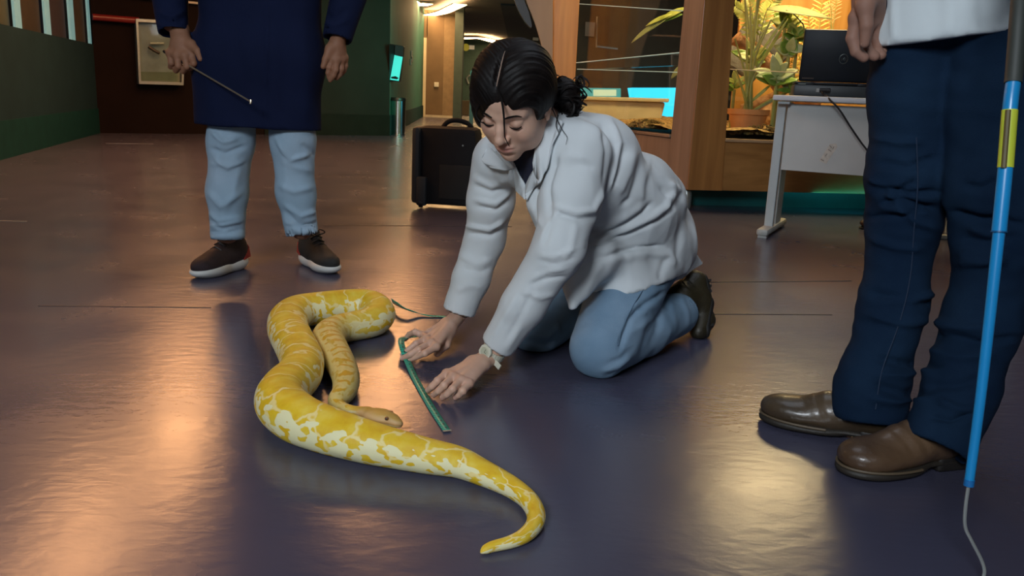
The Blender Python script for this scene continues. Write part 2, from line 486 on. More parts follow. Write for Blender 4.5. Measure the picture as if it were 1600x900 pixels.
# thin joints of the floor covering
def joint(name, p0, p1, wd=.006):
    a = PZ(*p0); b = PZ(*p1); d = b - a; n = np.array([-d[1], d[0], 0]); n = n / np.linalg.norm(n) * wd
    o = MB().prism([a - n, b - n, b + n, a + n], 0, (0, 0, .0015)).build(name, M_joint); o['kind'] = 'structure'
M_joint = mat('joint_strip', (.025, .02, .022), .5)
M_jointm = mat('bright_joint', (.5, .45, .38), .3, metal=.6)
joint('trim_1', (505, 352), (800, 354), .004); joint('trim_2', (1110, 441), (1330, 439), .003); joint('trim_3', (1116, 491), (1300, 492), .002)
joint('trim_4', (60, 478), (330, 481), .002)
_mj = M_joint; M_joint = M_jointm
joint('trim_5', (165, 224), (240, 225), .006); joint('trim_6', (0, 345), (42, 346), .004); joint('trim_7', (250, 248), (263, 248), .008)
M_joint = _mj

CZ = 2.75
def wallseg(name, a, b, z0, z1, m, th=.12, kind='structure', away=1, bev=0, parent=None):
    a = V3(*a[:2], 0); b = V3(*b[:2], 0); d = b - a; n = V3(-d[1], d[0], 0); n = n / np.linalg.norm(n) * th * away
    o = MB().prism([a + [0, 0, z0], b + [0, 0, z0], b + n + [0, 0, z0], a + n + [0, 0, z0]], 0, (0, 0, z1 - z0)).build(name, m, parent)
    if kind: o['kind'] = kind
    return o
def lerp(a, b, t): return np.asarray(a) * (1 - t) + np.asarray(b) * t
L0 = V3(-2.45, 0.9, 0) ; L1 = V3(-5.15, 10.34, 0); LA = V3(-4.08, 6.58, 0)
_d = (L1 - LA) / np.linalg.norm(L1 - LA); L0 = L1 - _d * 15
wallseg('wall_left', L0, L1, 0, 1.05, M_green)
wallseg('baseboard_left', L0 + [.012, 0, 0], L1 + [.012, 0, 0], 0, .30, M_green2, .02)
wallseg('wall_left_upper', L0, L1, 2.2, CZ, M_green)
# bright jambs and dark panels of the window band
M_jamb = mat('pale_teal_glass', (.20, .36, .38), .3, var=.1, emit=(.22, .58, .62, 1), es=.16)
def lwall(px, py=45): # point of the left wall line seen at pixel column px
    d = ray(px, py); n = V3(-_d[1], _d[0], 0); t = ((L1 - CAM) @ n) / (d @ n); return CAM + d * t
xs = [(25, 35), (72, 80), (110, 117), (139, 142)]
cols = [mat('band_olive', (.05, .06, .035), .6), mat('band_brown', (.022, .016, .010), .8), mat('band_violet', (.022, .018, .032), .8), mat('band_tan', (.05, .038, .030), .8), mat('band_dark', (.03, .02, .02), .6)]
edges = []
for x0, x1 in xs: edges += [lwall(x0), lwall(x1)]
prev = L0; 
for i in range(5):
    nxt = edges[2 * i] if i < 4 else L1
    o = wallseg('trim_panel', lerp(prev, prev, 0) - [.05, 0, 0], V3(nxt[0], nxt[1], 0) - [.05, 0, 0], 1.05, 2.2, cols[i], .05)
    if i < 4:
        wallseg('window_%d' % (i + 1), edges[2 * i], edges[2 * i + 1], 1.05, 2.2, M_jamb, .02); prev = V3(edges[2 * i + 1][0], edges[2 * i + 1][1], 0)

B0 = L1; CN = V3(-1.94, 12.65, 0); SP = lerp(B0, CN, .52)
wallseg('wall_back', B0, SP, 0, CZ, M_brown)
wallseg('wall_back_green', SP, CN, 0, CZ, M_olive)
def bn(p, o): # push a point of the back wall towards the room
    d = (CN - B0) / np.linalg.norm(CN - B0); return np.asarray(p) + V3(d[1], -d[0], 0) * o
wallseg('baseboard_back', bn(SP, .02), bn(CN, .02), 0, .30, mat('skirt_olive', (.010, .014, .011), .85, spec=.12), .02)
o = wallseg('trim_8', bn(B0, .06), bn(SP, .06), 1.62, 1.645, mat('pale_pipe', (.5, .42, .33), .4), .03)
MB().tube([bn(B0, .07) + [0, 0, 1.36], bn(lerp(B0, CN, .13), .07) + [0, 0, 1.36]], .04, 10).build('trim_9', mat('red_pipe', (.16, .012, .012), .35), smooth=True)['kind'] = 'structure'

K1 = V3(-2.62, 22.9, 0)
wallseg('wall_corridor', CN, K1, 0, CZ, M_teal)
_n = (K1 - CN) / np.linalg.norm(K1 - CN); _cn = V3(_n[1], -_n[0], 0)
wallseg('baseboard_corridor', CN + _cn * .02, K1 + _cn * .02, 0, .30, M_green2, .02)
# end of the corridor
def endx(px, y): return PY(px, 150, y)[0]
YE = 22.9
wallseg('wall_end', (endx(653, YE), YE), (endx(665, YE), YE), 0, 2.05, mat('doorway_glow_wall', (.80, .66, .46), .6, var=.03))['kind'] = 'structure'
wallseg('wall_end_over_door', (endx(640, YE), YE), (endx(666, YE), YE), 2.05, CZ, M_tan)
wallseg('wall_end_brown', (endx(665, YE), YE), (endx(692, YE), YE), 0, CZ, M_tan)
wallseg('wall_end_tan', (endx(692, YE), YE - .05), (endx(709, YE), YE - .05), 0, CZ, mat('tan_wall_light', (.30, .19, .10), .7))
wallseg('baseboard_end', (endx(665, YE), YE - .1), (endx(709, YE), YE - .1), 0, .06, mat('pale_skirting', (.6, .5, .36), .5), .03)
wallseg('column_dark', (endx(708, 21.5), 21.5), (endx(721, 21.5), 21.5), 0, CZ, mat('dark_green_column', (.045, .062, .045), .5), .4)
# far hall
wallseg('wall_far', (-2.6, 34.5), (14, 34.5), 0, CZ, mat('far_green_wall', (.028, .068, .058), .7))
wallseg('baseboard_far', (-2.6, 34.3), (3, 34.3), 0, .28, mat('far_skirting', (.45, .38, .27), .6), .05)
wallseg('wall_far_post', (endx(734, 12), 12), (endx(740, 12), 12), 0, .98, mat('post_dark', (.02, .05, .045), .4), .1)
wallseg('wall_right', (6.2, -4), (9, 34.5), 0, CZ, mat('right_wall', (.16, .10, .06), .7), .12, away=-1)
wallseg('wall_rear', (-1.0, -4.6), (7, -4.6), 0, CZ, mat('rear_wall', (.16, .17, .18), .7), .12, away=-1)
c = MB(); c.box((2, 13, CZ + .06), (26, 44, .12)); c.build('ceiling', M_ceil)['kind'] = 'structure'
# lowered navy ceiling field of the far hall
c = MB(); c.box((4.2, 27, CZ - .02), (9.5, 13, .04)); c.build('ceiling_far', M_cover)['kind'] = 'structure'

# warm light coves in the ceiling
M_led = emat('warm_led', (1.0, .47, .19, 1), 11.5)
M_ledh = emat('warm_led_hall', (1.0, .62, .28, 1), 13.0)
def cove(label, pts, wd, m, lamp=0, z=CZ):
    t = thing('ceiling_cove_light', label, 'ceiling light', tuple(pts[0]))
    P = catmull(pts, 8)
    b = MB()
    def fn(u, v):
        i = min(int(u * (len(P) - 1)), len(P) - 2); f = u * (len(P) - 1) - i; p = P[i] * (1 - f) + P[i + 1] * f
        d = P[i + 1] - P[i]; n = np.array([-d[1], d[0], 0]); n /= np.linalg.norm(n)
        return p + n * wd * (v - .5)
    b.grid(fn, len(P) - 1, 1); b.build('diffuser', m, t, sol=.012)
    for s in (-1, 1):
        b = MB(); b.tube([fn(i / (len(P) - 1), .5 + s * .5 + s * .02 / wd) + V3(0, 0, .01) for i in range(len(P))], .012, 6)
        b.build('frame', M_ceilw, t, smooth=True)
zc = CZ - .13
def CP(px, py, z=None): return PZ(px, py, zc if z is None else z)
# in view, over the end of the corridor and the far hall
cove('short bright wavy cove light at the top edge over the corridor', [CP(624, -6), CP(640, 0), CP(655, 8), CP(668, 6)], .25, M_ledh)
cove('wavy cove light over the brown end wall of the corridor', [CP(664, 25), CP(690, 20), CP(706, 13), CP(719, 7)], .30, M_ledh)
cove('long wavy cove light over the far hall behind the kneeling woman', [CP(720, 60), CP(752, 60), CP(785, 68), CP(850, 80), CP(900, 84)], .45, M_ledh)
# above the frame, seen only as warm streaks on the floor
for pts in ([(-3.0, 3.6, zc), (-2.75, 4.6, zc), (-3.1, 5.7, zc), (-2.9, 6.8, zc), (-3.4, 8.2, zc), (-3.2, 9.4, zc)],
            [(-1.3, 6.6, zc), (-1.55, 7.6, zc), (-1.2, 8.6, zc), (-1.5, 9.8, zc), (-1.3, 11, zc)]):
    cove('long wavy warm cove light in the ceiling ' + ('close to the left wall' if pts[0][0] < -2 else 'farther from the left wall') + ', above the picture', [V3(*p) for p in pts], .34, M_led)
cove('wavy warm cove light in front of the planted terrarium, above the picture', [V3(*p) for p in [(1.5, 8.0, zc), (2.1, 8.5, zc), (2.6, 8.1, zc), (3.4, 8.6, zc)]], .15, M_led)

# ------------------------------------------------------------------ wall things
def bwp(px, py, off=0.0): # point on back wall plane
    d = ray(px, py); n = V3(*(CN - B0)[[1, 0]] * [1, -1], 0); n /= np.linalg.norm(n); p0 = B0 + n * off
    t = ((p0 - CAM) @ n) / (d @ n); return CAM + d * t
M_steel = mat('brushed_steel', (.38, .42, .42), .32, metal=.7, var=.1, scale=30, stretch=(1, 1, 8))
M_nichein = mat('niche_back', (.20, .235, .235), .5, var=.2, scale=6)
M_dark = mat('black_plastic', (.012, .012, .013), .4, var=.1)
def quadprism(t, name, pts, th, m, label=None, bev=.0):
    n = V3(*(CN - B0)[[1, 0]] * [1, -1], 0); n /= np.linalg.norm(n)
    b = MB(); b.prism(pts, 0, n * th); return b.build(name, m, t, label=label, bevel=bev)
hb = thing('hose_cabinet', 'steel framed glazed fire cabinet hanging on the dark brown wall behind the man', 'cabinet', tuple(bwp(246, 133, .0)))
cx = [(209, 30), (286, 34), (283, 133), (214, 131)]
P4 = [bwp(x, y, .02) for x, y in cx]
quadprism(hb, 'back_panel', P4, .03, M_nichein)
cen = sum(P4) / 4
for i in range(4):
    a, b = P4[i], P4[(i + 1) % 4]; ai, bi = a + (cen - a) * .09, b + (cen - b) * .09
    quadprism(hb, 'frame', [a, b, bi, ai], .12, M_steel)
quadprism(hb, 'tray', [bwp(*q, .05) for q in [(217, 112), (279, 113), (279, 129), (217, 127)]], .05, mat('tray_green', (.12, .15, .10), .4))
MB().tube([bwp(232, 73, .12), bwp(241, 79, .14), bwp(249, 83, .13)], .02, 8).build('lever', M_dark, hb, smooth=True)
MB().tube([bwp(235, 68, .10), bwp(256, 68, .11)], .015, 8).build('rod', M_steel, hb, smooth=True)
quadprism(hb, 'pane', [bwp(*q, .13) for q in [(215, 37), (280, 40), (277, 127), (219, 125)]], .004, glassmat('cabinet_pane', (.92, .96, .95, 1), .05))

# wall screen at the corner
def cwp(px, py, off=0.0):
    d = ray(px, py); p0 = CN + _cn * off; t = ((p0 - CAM) @ _cn) / (d @ _cn); return CAM + d * t
tv = thing('wall_screen', 'wall-mounted screen tilted forward, showing a teal picture, above the steel bin', 'screen', tuple(cwp(620, 128)))
A = V3(*PY(613, 68, 12.9)); 
def tvp(x, y, o=0): return PY(x, y, 12.75 + (x - 610) * .012 - o)
MB().prism([tvp(608, 68, .25), tvp(631, 72, .25), tvp(624, 128, .05), tvp(608, 127, .05)], 0, (0, .14, 0)).build('housing', M_dark, tv, bevel=.01)
MB().prism([tvp(617.5, 70, .285), tvp(630, 72.5, .285), tvp(629, 89, .25), tvp(616.5, 86, .25)], 0, (0, .02, 0)).build('screen_top', emat('screen_black', (.01, .012, .014, 1), .3), tv, label='black upper part of the picture')
MB().prism([tvp(616.3, 86, .25), tvp(629, 89, .25), tvp(623, 126.5, .10), tvp(609.5, 124.5, .10)], 0, (0, .02, 0)).build('screen_lower', emat('screen_teal', (.05, .62, .50, 1), .75), tv, label='teal lower part of the picture')
MB().prism([tvp(611, 120, .14), tvp(618, 119, .14), tvp(623, 122, .14), tvp(620, 124, .14), tvp(611, 122.5, .14)], 0, (0, .01, 0)).build('screen_mark', M_dark, tv)
# steel bin
b0 = PZ(621.5, 211)
bn_ = thing('trash_bin', 'cylindrical steel bin standing on the floor at the corner of the green corridor wall', 'bin', tuple(b0))
h_ = .56; r_ = .115
MB().lathe([(r_ * .98, .0), (r_, .01), (r_, .03), (r_ * .985, .032), (r_ * .985, h_ - .05), (r_ * .8, h_ - .05)], b0, 28).build('body', mat('bin_steel', (.55, .58, .56), .22, metal=1, var=.06), bn_, smooth=True)
MB().lathe([(r_ * 1.02, h_ - .05), (r_ * 1.03, h_ - .01), (r_ * .98, h_), (r_ * .8, h_), (r_ * .78, h_ - .03), (.001, h_ - .04)], b0, 28).build('rim', M_dark, bn_, smooth=True)
# switch on the end wall, small ceiling signs
sw = PY(682, 132, YE - .08)
o = MB().box(sw, (.12, .02, .12), bev=.004).build('light_switch', mat('white_plastic', (.75, .68, .55), .4)); tag(o, 'small white switch plate on the brown end wall of the corridor', 'switch')
for k, (px, py) in enumerate(((643, 84), (644, 92), (642, 97))):
    o = MB().box(cwp(px, py, .02), (.02, .14, .12), bev=.004).build('wall_plate', M_steel)
    tag(o, 'small pale plate on the green corridor wall, ' + ['highest', 'middle', 'lowest'][k] + ' of three', 'plate', 'small plates on the corridor wall')
sg = PY(728, 74, 34.49)
o = MB().lathe([(.14, 0), (.14, .05), (.001, .05)], sg, 24, (0, -1, 0)).build('round_sign', emat('yellow_sign', (.35, .25, .02, 1), .35)); tag(o, 'small round dim yellow sign near the ceiling of the far hall', 'sign')
o = MB().box(PY(737, 74, 34.47), (.22, .05, .16), bev=.01).build('white_sign', mat('sign_white', (.7, .7, .62), .4, emit=(.8, .8, .7, 1), es=.05)); tag(o, 'small white sign beside the round yellow sign in the far hall', 'sign')
o = MB().box(PY(837, 61, 24), (.16, .05, .08), bev=.01).build('ceiling_detector', mat('det_white', (.5, .5, .5), .4)); tag(o, 'small pale box under the navy ceiling right of the woman\'s head', 'detector')
o = MB().tube([PY(732, 131, 34.47), PY(729, 122, 34.47), PY(733, 118, 34.47), PY(740, 119, 34.47)], .04, 8).build('door_pull', M_steel, smooth=True); tag(o, 'pale hooked handle on the dark green far wall', 'handle')
# cream cabinet behind her, low
o = MB().box(PY(728, 179, 27) * [1, 1, 0] + V3(0, 0, .22), (.5, .5, .44), bev=.01).build('low_box', M_cream); tag(o, 'low cream box on the floor at the far end of the hall', 'box')

# ------------------------------------------------------------------ suitcase
sc0 = PZ(694, 327); s0 = thing('suitcase', 'black upright rolling suitcase standing behind the kneeling woman', 'suitcase', tuple(sc0))
M_fab = mat('black_fabric', (.010, .010, .012), .85, bump=.3, bscale=400)
M_fabg = mat('charcoal_trim', (.035, .042, .048), .6)
W_, D_, Hh = .345, .20, .455
R_s = Matrix.Rotation(math.radians(-8), 3, 'Z')
cS = sc0 + V3(.0, .10, 0)
MB().box(cS + V3(.02, 0, .02 + Hh / 2), (W_, D_, Hh), R_s, .035).build('body', M_fab, s0, smooth=True)
MB().box(cS + V3(-W_ / 2 + .01, 0.0, .02 + Hh / 2), (.05, D_ * .96, Hh * .98), R_s, .022).build('side_gusset', M_fabg, s0, smooth=True)
MB().box(cS + V3(.065, -.105, .16), (.20, .02, .20), R_s, .008).build('front_pocket', mat('pocket_fabric', (.022, .021, .02), .9), s0, smooth=True)
MB().box(cS + V3(.065, -.10, .35), (.22, .014, .16), R_s, .006).build('upper_pocket', M_fab, s0, smooth=True)
hp = [cS + V3(x, 0, z) for x, z in [(-.03, Hh + .01), (0, Hh + .045), (.05, Hh + .058), (.11, Hh + .045), (.145, Hh + .015)]]
MB().tube(catmull(hp, 5), .014, 8).build('handle', M_fab, s0, smooth=True)
MB().box(cS + V3(-.135, -.085, .10), (.06, .05, .17), R_s, .012).build('wheel_housing', M_fabg, s0, smooth=True)
for sx in (-.14, .15): MB().lathe([(.001, -.012), (.026, -.012), (.028, 0), (.026, .012), (.001, .012)], cS + V3(sx, -.085, .03), 16, (1, 0, 0)).build('wheel', M_dark, s0, smooth=True)
MB().lathe([(.001, 0), (.006, 0), (.004, .006), (.001, .006)], cS + V3(.10, -.11, .375), 10, (0, -1, 0)).build('rivet', M_steel, s0, smooth=True)

# ================================================================== TERRARIUM KIOSK
M_wood = woodmat('kiosk_wood', (.23, .092, .024, 1), (.40, .18, .05, 1), .38)
M_wood_lit = woodmat('kiosk_wood_lit', (.46, .18, .035, 1), (.72, .32, .075, 1), .38)  # brighter wood tone, warm light on the far pillar put into the colour
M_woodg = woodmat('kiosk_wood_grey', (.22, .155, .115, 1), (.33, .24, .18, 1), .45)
M_woodh = woodmat('kiosk_panel', (.24, .105, .028, 1), (.42, .20, .06, 1), .38, axis=0)
c0 = V3(1.085, 5.30, 0)                       # near corner of the kiosk
cR = V3(4.6, 5.95, 0)                         # right end of the front face
cL = V3(.42, 7.35, 0)                         # far end of the left face
kt = thing('terrarium_kiosk', 'large wooden terrarium kiosk with tapered pillars, glazed sides and planted inside', 'terrarium', tuple(c0))
zb, zg = .13, .46                             # underside, lower edge of the glass
dR = (cR - c0) / np.linalg.norm(cR - c0); nR = V3(dR[1], -dR[0], 0); dL = (cL - c0) / np.linalg.norm(cL - c0); nL = V3(-dL[1], dL[0], 0)
def plank(name, o, d, n, u0, u1, z0, z1, th, m, u0t=None, u1t=None, label=None, inner=0, bev=.004):
    """a board on the face starting at o, running along d; u0t/u1t = its ends at the top"""
    u0t = u0 if u0t is None else u0t; u1t = u1 if u1t is None else u1t
    pts = [o + d * u0 + [0, 0, z0], o + d * u1 + [0, 0, z0], o + d * u1t + [0, 0, z1], o + d * u0t + [0, 0, z1]]
    pts = [p - n * inner for p in pts]
    return MB().prism(pts, 0, -n * th).build(name, m, kt, label=label, bevel=bev)
# pillar at the near corner: its two faces
plank('pillar_face', c0, dR, nR, 0, .238, zb, 2.5, .10, M_wood, 0, .15, 'dark brown face of the corner pillar')
plank('pillar_face', c0 + V3(0, .004, 0), dL, nL, .0, .285, zb, 2.5, .09, M_woodg, 0, .215, 'paler greyish face of the corner pillar')
# lower panels
plank('lower_panel', c0, dR, nR, .225, 3.57, zb, zg - .02, .05, M_woodh, inner=.015)
plank('sill', c0, dR, nR, .225, 3.57, zg - .02, zg, .09, mat('sill_pale', (.42, .26, .14), .4), inner=.0)
plank('lower_panel', c0, dL, nL, .30, 2.2, zb, zg - .02, .05, M_woodg, inner=.015)
plank('sill', c0, dL, nL, .30, 2.2, zg - .02, zg, .09, M_woodg)
# far left pillar with a curved flank
pl = [PY(860, 230, 7.0), PY(893, 230, 7.0), PY(910, -80, 7.0), PY(862, -80, 7.0)]
MB().prism(pl, 0, (0, .25, 0)).build('pillar_face', M_wood_lit, kt, label='orange-brown face of the far pillar, coloured as lit', bevel=.004)
cv = catmull([PY(812, -40, 6.9), PY(822, 0, 6.9), PY(838, 42, 6.9), PY(849, 85, 6.9), PY(853, 140, 6.9), PY(852, 235, 6.9)], 5)
poly = [p for p in cv] + [PY(863, 235, 6.9), PY(864, -40, 6.9)]
MB().prism(poly, 0, (0, .10, 0)).build('curved_flank', mat('flank_tan', (.33, .22, .15), .45, var=.08, stretch=(1, 1, .2)), kt, label='pale tan flank curving outward to the top')
cv2 = [p + V3(-.012, -.01, 0) for p in catmull([PY(800, -40, 6.9), PY(806, 0, 6.9), PY(820, 30, 6.9), PY(833, 43, 6.9), PY(829, 20, 6.9), PY(821, -2, 6.9), PY(814, -40, 6.9)], 4)]
MB().prism(cv2, 0, (0, .12, 0)).build('curved_edge', M_dark, kt, label='black rounded edge of the flank')
# top beam (above the picture)
plank('top_beam', c0, dR, nR, .27, 3.57, 2.30, 2.5, .10, M_woodh); plank('top_beam', c0, dL, nL, .5, 2.2, 2.30, 2.5, .10, M_woodg)
plank('roof', c0 + V3(0, .1, 0), dR, nR, -.3, 3.57, 2.50, 2.56, 2.3, M_dark, bev=0)
# right-hand pillar
plank('pillar_face', c0, dR, nR, 3.30, 3.57, zb, 2.5, .10, M_wood, 3.30, 3.57)
# base tray of the case
fp = [c0 + dR * .1 - nR * .1, cR - nR * .1, V3(4.6, 7.9, 0), V3(.62, 7.9, 0), cL - nL * .12]
MB().prism([p + [0, 0, zg - .06] for p in fp], 0, (0, 0, .05)).build('tray', M_woodh, kt)
# plinth, set back, teal-lit
M_plinth = mat('plinth_teal', (.01, .085, .085), .35, var=.3, scale=4)
MB().prism([c0 + dR * .12 - nR * .28, cR - nR * .28, V3(4.5, 7.6, 0), V3(.8, 7.6, 0), cL + dR * .3], 0, (0, 0, zb + .25)).build('plinth', M_plinth, kt, label='recessed teal plinth under the case')
for u in (.10,): MB().lathe([(.03, 0), (.035, .02), (.035, .1), (.02, .14)], c0 - nR * .08 + dR * u * .3, 12).build('foot', M_steel, kt, smooth=True)
for u in (1.62,): MB().box(c0 + dR * u - nR * .25 + V3(0, 0, .07), (.10, .05, .14)).build('plinth_joint', mat('plinth_dark', (.004, .01, .01), .4), kt)
# inside walls
M_back = woodmat('case_back', (.50, .22, .04, 1), (.72, .38, .10, 1), .6, coat=0)
MB().prism([V3(1.72, 6.95, zg), V3(4.6, 7.3, zg), V3(4.6, 7.3, 2.3), V3(1.72, 6.95, 2.3)], 0, (0, .04, 0)).build('back_wall', M_back, kt, label='warm orange wood back wall of the planted side')
# glass panes
M_glass = glassmat('terrarium_glass', (.96, 1.0, .98, 1), .0)
M_gline = mat('glass_line', (.45, .65, .60), .2, var=.05, emit=(.5, .7, .65, 1), es=.12)
def face(o, d, n, u, z, off=.03): return o + d * u - n * off + V3(0, 0, z)
MB().prism([face(c0, dR, nR, .19, zg), face(c0, dR, nR, 3.35, zg), face(c0, dR, nR, 3.35, .885), face(c0, dR, nR, .19, .885)], 0, -nR * .006).build('glass_pane', M_glass, kt)
MB().prism([face(c0, dL, nL, .27, zg), face(c0, dL, nL, 2.2, zg), face(c0, dL, nL, 2.2, .90), face(c0, dL, nL, .27, .90)], 0, -nL * .006).build('glass_pane', M_glass, kt)
MB().prism([face(c0, dL, nL, .27, .905, .045), face(c0, dL, nL, 2.2, .905, .045), face(c0, dL, nL, 2.2, 1.9, .045), face(c0, dL, nL, .27, 1.9, .045)], 0, -nL * .006).build('glass_pane', M_glass, kt)
for (o_, d_, n_, a_, b_, z_) in ((c0, dR, nR, .19, 3.35, .885), ):
    MB().tube([face(o_, d_, n_, a_, z_), face(o_, d_, n_, b_, z_)], .0035, 6).build('glass_line', mat('edge_warm', (.8, .6, .35), .3), kt)
for (x0, y0, x1, y1) in ((902, 108, 1062, 113), (905, 6, 1066, 17), (900, 98, 1064, 82)):  # pane joint and reflection lines, put in as faintly glowing tubes
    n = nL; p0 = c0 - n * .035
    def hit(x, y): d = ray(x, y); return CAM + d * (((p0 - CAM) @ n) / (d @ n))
    MB().tube([hit(x0, y0), hit(x1, y1)], .0035, 6).build('glass_line', M_gline, kt)
# lamps of the case
area('case_lamp_front', (2.05, 5.95, 2.25), (1.9, 6.3, .4), .9, (1.0, .76, .38), 27, .5)
area('case_lamp_left', (1.2, 6.15, 2.25), (1.2, 6.3, .4), .35, (1.0, .70, .32), 5, .35)
tubeL = MB().tube([V3(1.6, 6.2, 2.28), V3(2.6, 6.35, 2.28)], .02, 8).build('lamp_tube', emat('case_tube', (1, .55, .22, 1), 5), kt, smooth=True)
# substrate
M_sub = mat('bark_substrate', (.30, .15, .045), .95, col2=(.62, .38, .14, 1), var=.5, scale=45, bump=1, bscale=60, detail=8)
def sub(u, v):
    x = .62 + 3.9 * u; 
    yn = c0[1] + .07 + (x - c0[0]) * .185 if x > c0[0] else c0[1] + .12 + (c0[0] - x) * 2.95
    y = yn + (8.0 - yn) * v
    z = zg + .035 + .05 * mnoise.noise(Vector((x * 3, y * 3, 0))) + .012 * mnoise.noise(Vector((x * 30, y * 30, 0))) + .03 * v
    return (x, y, z)
b = MB(); b.grid(sub, 90, 60); o = b.build('substrate', M_sub, kt, smooth=True, label='orange-lit bark litter'); o['kind'] = 'stuff'
# low dark moss and chips mound at the front
M_moss = mat('dark_moss', (.09, .08, .025), .95, col2=(.42, .26, .08, 1), var=.5, scale=60, bump=1, bscale=80, detail=8)
def mound(cx, cy, rx, ry, hz, m, name, lab):
    b = MB(); rnd = random.Random(int(cx * 97))
    for i in range(260):
        a = rnd.random() * 6.28; r = math.sqrt(rnd.random()); x = cx + rx * r * math.cos(a); y = cy + ry * r * math.sin(a)
        z = zg + .03 + hz * (1 - r * r) * rnd.random(); s = rnd.uniform(.008, .02)
        b.box((x, y, z), (s * 1.6, s, s * .8), Matrix.Rotation(rnd.random() * 3, 3, 'Z') @ Matrix.Rotation(rnd.random(), 3, 'X'))
    o = b.build(name, m, kt, label=lab); o['kind'] = 'stuff'
mound(1.72, 5.60, .32, .10, .075, M_moss, 'moss', 'dark moss and bark chips along the front glass')
mound(.93, 6.15, .16, .22, .05, M_moss, 'moss', 'dark moss heap by the left glass')

# ---- plants
M_leafA = mat('leaf_yellow_green', (.38, .42, .05), .45, col2=(.62, .62, .16, 1), var=.3, scale=10)
M_leafB = mat('leaf_green', (.14, .30, .03), .42, col2=(.34, .48, .08, 1), var=.3, scale=12)
M_leafC = mat('leaf_pale', (.55, .60, .22), .4, col2=(.66, .68, .36, 1), var=.2, scale=8)
M_leafD = mat('leaf_olive', (.20, .22, .07), .5, col2=(.36, .36, .14, 1), var=.2, scale=8)
M_stem = mat('stem_green', (.34, .34, .10), .5, var=.2)
M_cork = mat('cork_bark', (.42, .17, .06), .9, col2=(.62, .33, .15, 1), var=.5, scale=14, bump=1, bscale=40, detail=8)
M_clay = mat('terracotta', (.62, .26, .10), .75, var=.12, scale=12)
M_soil = mat('soil', (.22, .10, .03), .95, var=.5, scale=50, bump=1)
def leaf(c, d, up, L, W, cup=.15, nseg=8, droop=.2):
    d = np.asarray(d, float); d /= np.linalg.norm(d); up = np.asarray(up, float); up = up - d * (up @ d); up /= np.linalg.norm(up); s = np.cross(d, up)
    V = []; Fc = []
    for i in range(nseg + 1):
        t = i / nseg; wdt = W * math.sin(math.pi * min(1, t * .96 + .03)) ** .75 * (1 - .25 * t)
        mid = c + d * (L * t) - up * (droop * L * t * t)
        for k, o_ in enumerate((-1, -.5, 0, .5, 1)): V.append(mid + s * (o_ * wdt / 2) + up * (cup * wdt * o_ * o_ * .5))
    for i in range(nseg):
        for k in range(4): Fc.append((i * 5 + k, i * 5 + k + 1, i * 5 + k + 6, i * 5 + k + 5))
    return V, Fc
def leafobj(name, c, d, up, L, W, m, parent, th=.003, **kw):
    V, Fc = leaf(np.asarray(c, float), d, up, L, W, **kw); o = mk(name, V, Fc, m, parent)
    s = o.modifiers.new('solid', 'SOLIDIFY'); s.thickness = th; return o
rnd = random.Random(5)
def TP(px, py, y): return PY(px, py, y)
# potted palm-like plant behind the pillar
potc = TP(1168, 188, 5.86); potc = V3(potc[0] - .0, potc[1], zg + .05)
pot = thing('potted_plant', 'plant with long narrow arching leaves in a round terracotta pot behind the dark pillar', 'plant', tuple(potc))
MB().lathe([(.001, 0), (.105, 0), (.128, .095), (.142, .10), (.142, .135), (.128, .135), (.122, .10), (.001, .095)], potc, 32).build('pot', M_clay, pot, smooth=True)
MB().lathe([(.001, .118), (.06, .122), (.122, .112), (.12, .09)], potc, 24).build('soil', M_soil, pot, smooth=True)
sb = potc + V3(0, 0, .11)
for (px, py, dx) in ((1148, 60, .0), (1158, -40, .02), (1172, 10, .0), (1205, 30, .0), (1150, 110, 0), (1190, 100, .02), (1163, -20, .04)):
    tip = TP(px, py, 5.75 + dx * 3); st = sb + V3(rnd.uniform(-.03, .03), rnd.uniform(-.03, .03), 0)
    mid = (st + tip) / 2 + V3(rnd.uniform(-.05, .03), 0, .03)
    MB().tube(catmull([st, mid, tip], 6), np.linspace(.011, .005, 13), 7).build('stem', M_stem, pot, smooth=True)
for i in range(9):
    a = rnd.uniform(-1.2, 4.4); tip = V3(math.cos(a) * rnd.uniform(.5, 1), -.35 + .3 * math.sin(a), rnd.uniform(.5, 1.4))
    leafobj('leaf', sb + V3(rnd.uniform(-.04, .04), rnd.uniform(-.02, .04), rnd.uniform(.0, .42)), tip, (0, -1, .3), rnd.uniform(.20, .36), rnd.uniform(.014, .024), M_leafA if i % 3 else M_leafD, pot, droop=rnd.uniform(.1, .45), cup=.3)
# big flat leaf overhead with a dark stalk
bl = thing('broad_leaf_plant', 'large flat pale olive leaf on a thin stalk above the laptop', 'plant', tuple(TP(1250, 150, 5.95) * [1, 1, 0] + V3(0, 0, zg + .05)))
leafobj('leaf', TP(1198, 14, 5.9), TP(1292, 17, 5.8) - TP(1198, 14, 5.9), (0, -.35, 1), .42, .26, M_leafD, bl, droop=.12, cup=.1, th=.004)
MB().tube(catmull([TP(1255, 38, 5.85), TP(1240, 22, 5.85), TP(1228, 16, 5.86)], 5), .004, 6).build('stalk', mat('stalk_dark', (.05, .04, .015), .6), bl, smooth=True)
MB().tube(catmull([TP(1258, 150, 5.98), TP(1262, 90, 5.95), TP(1255, 38, 5.85)], 5), .006, 6).build('stalk', M_stem, bl, smooth=True)
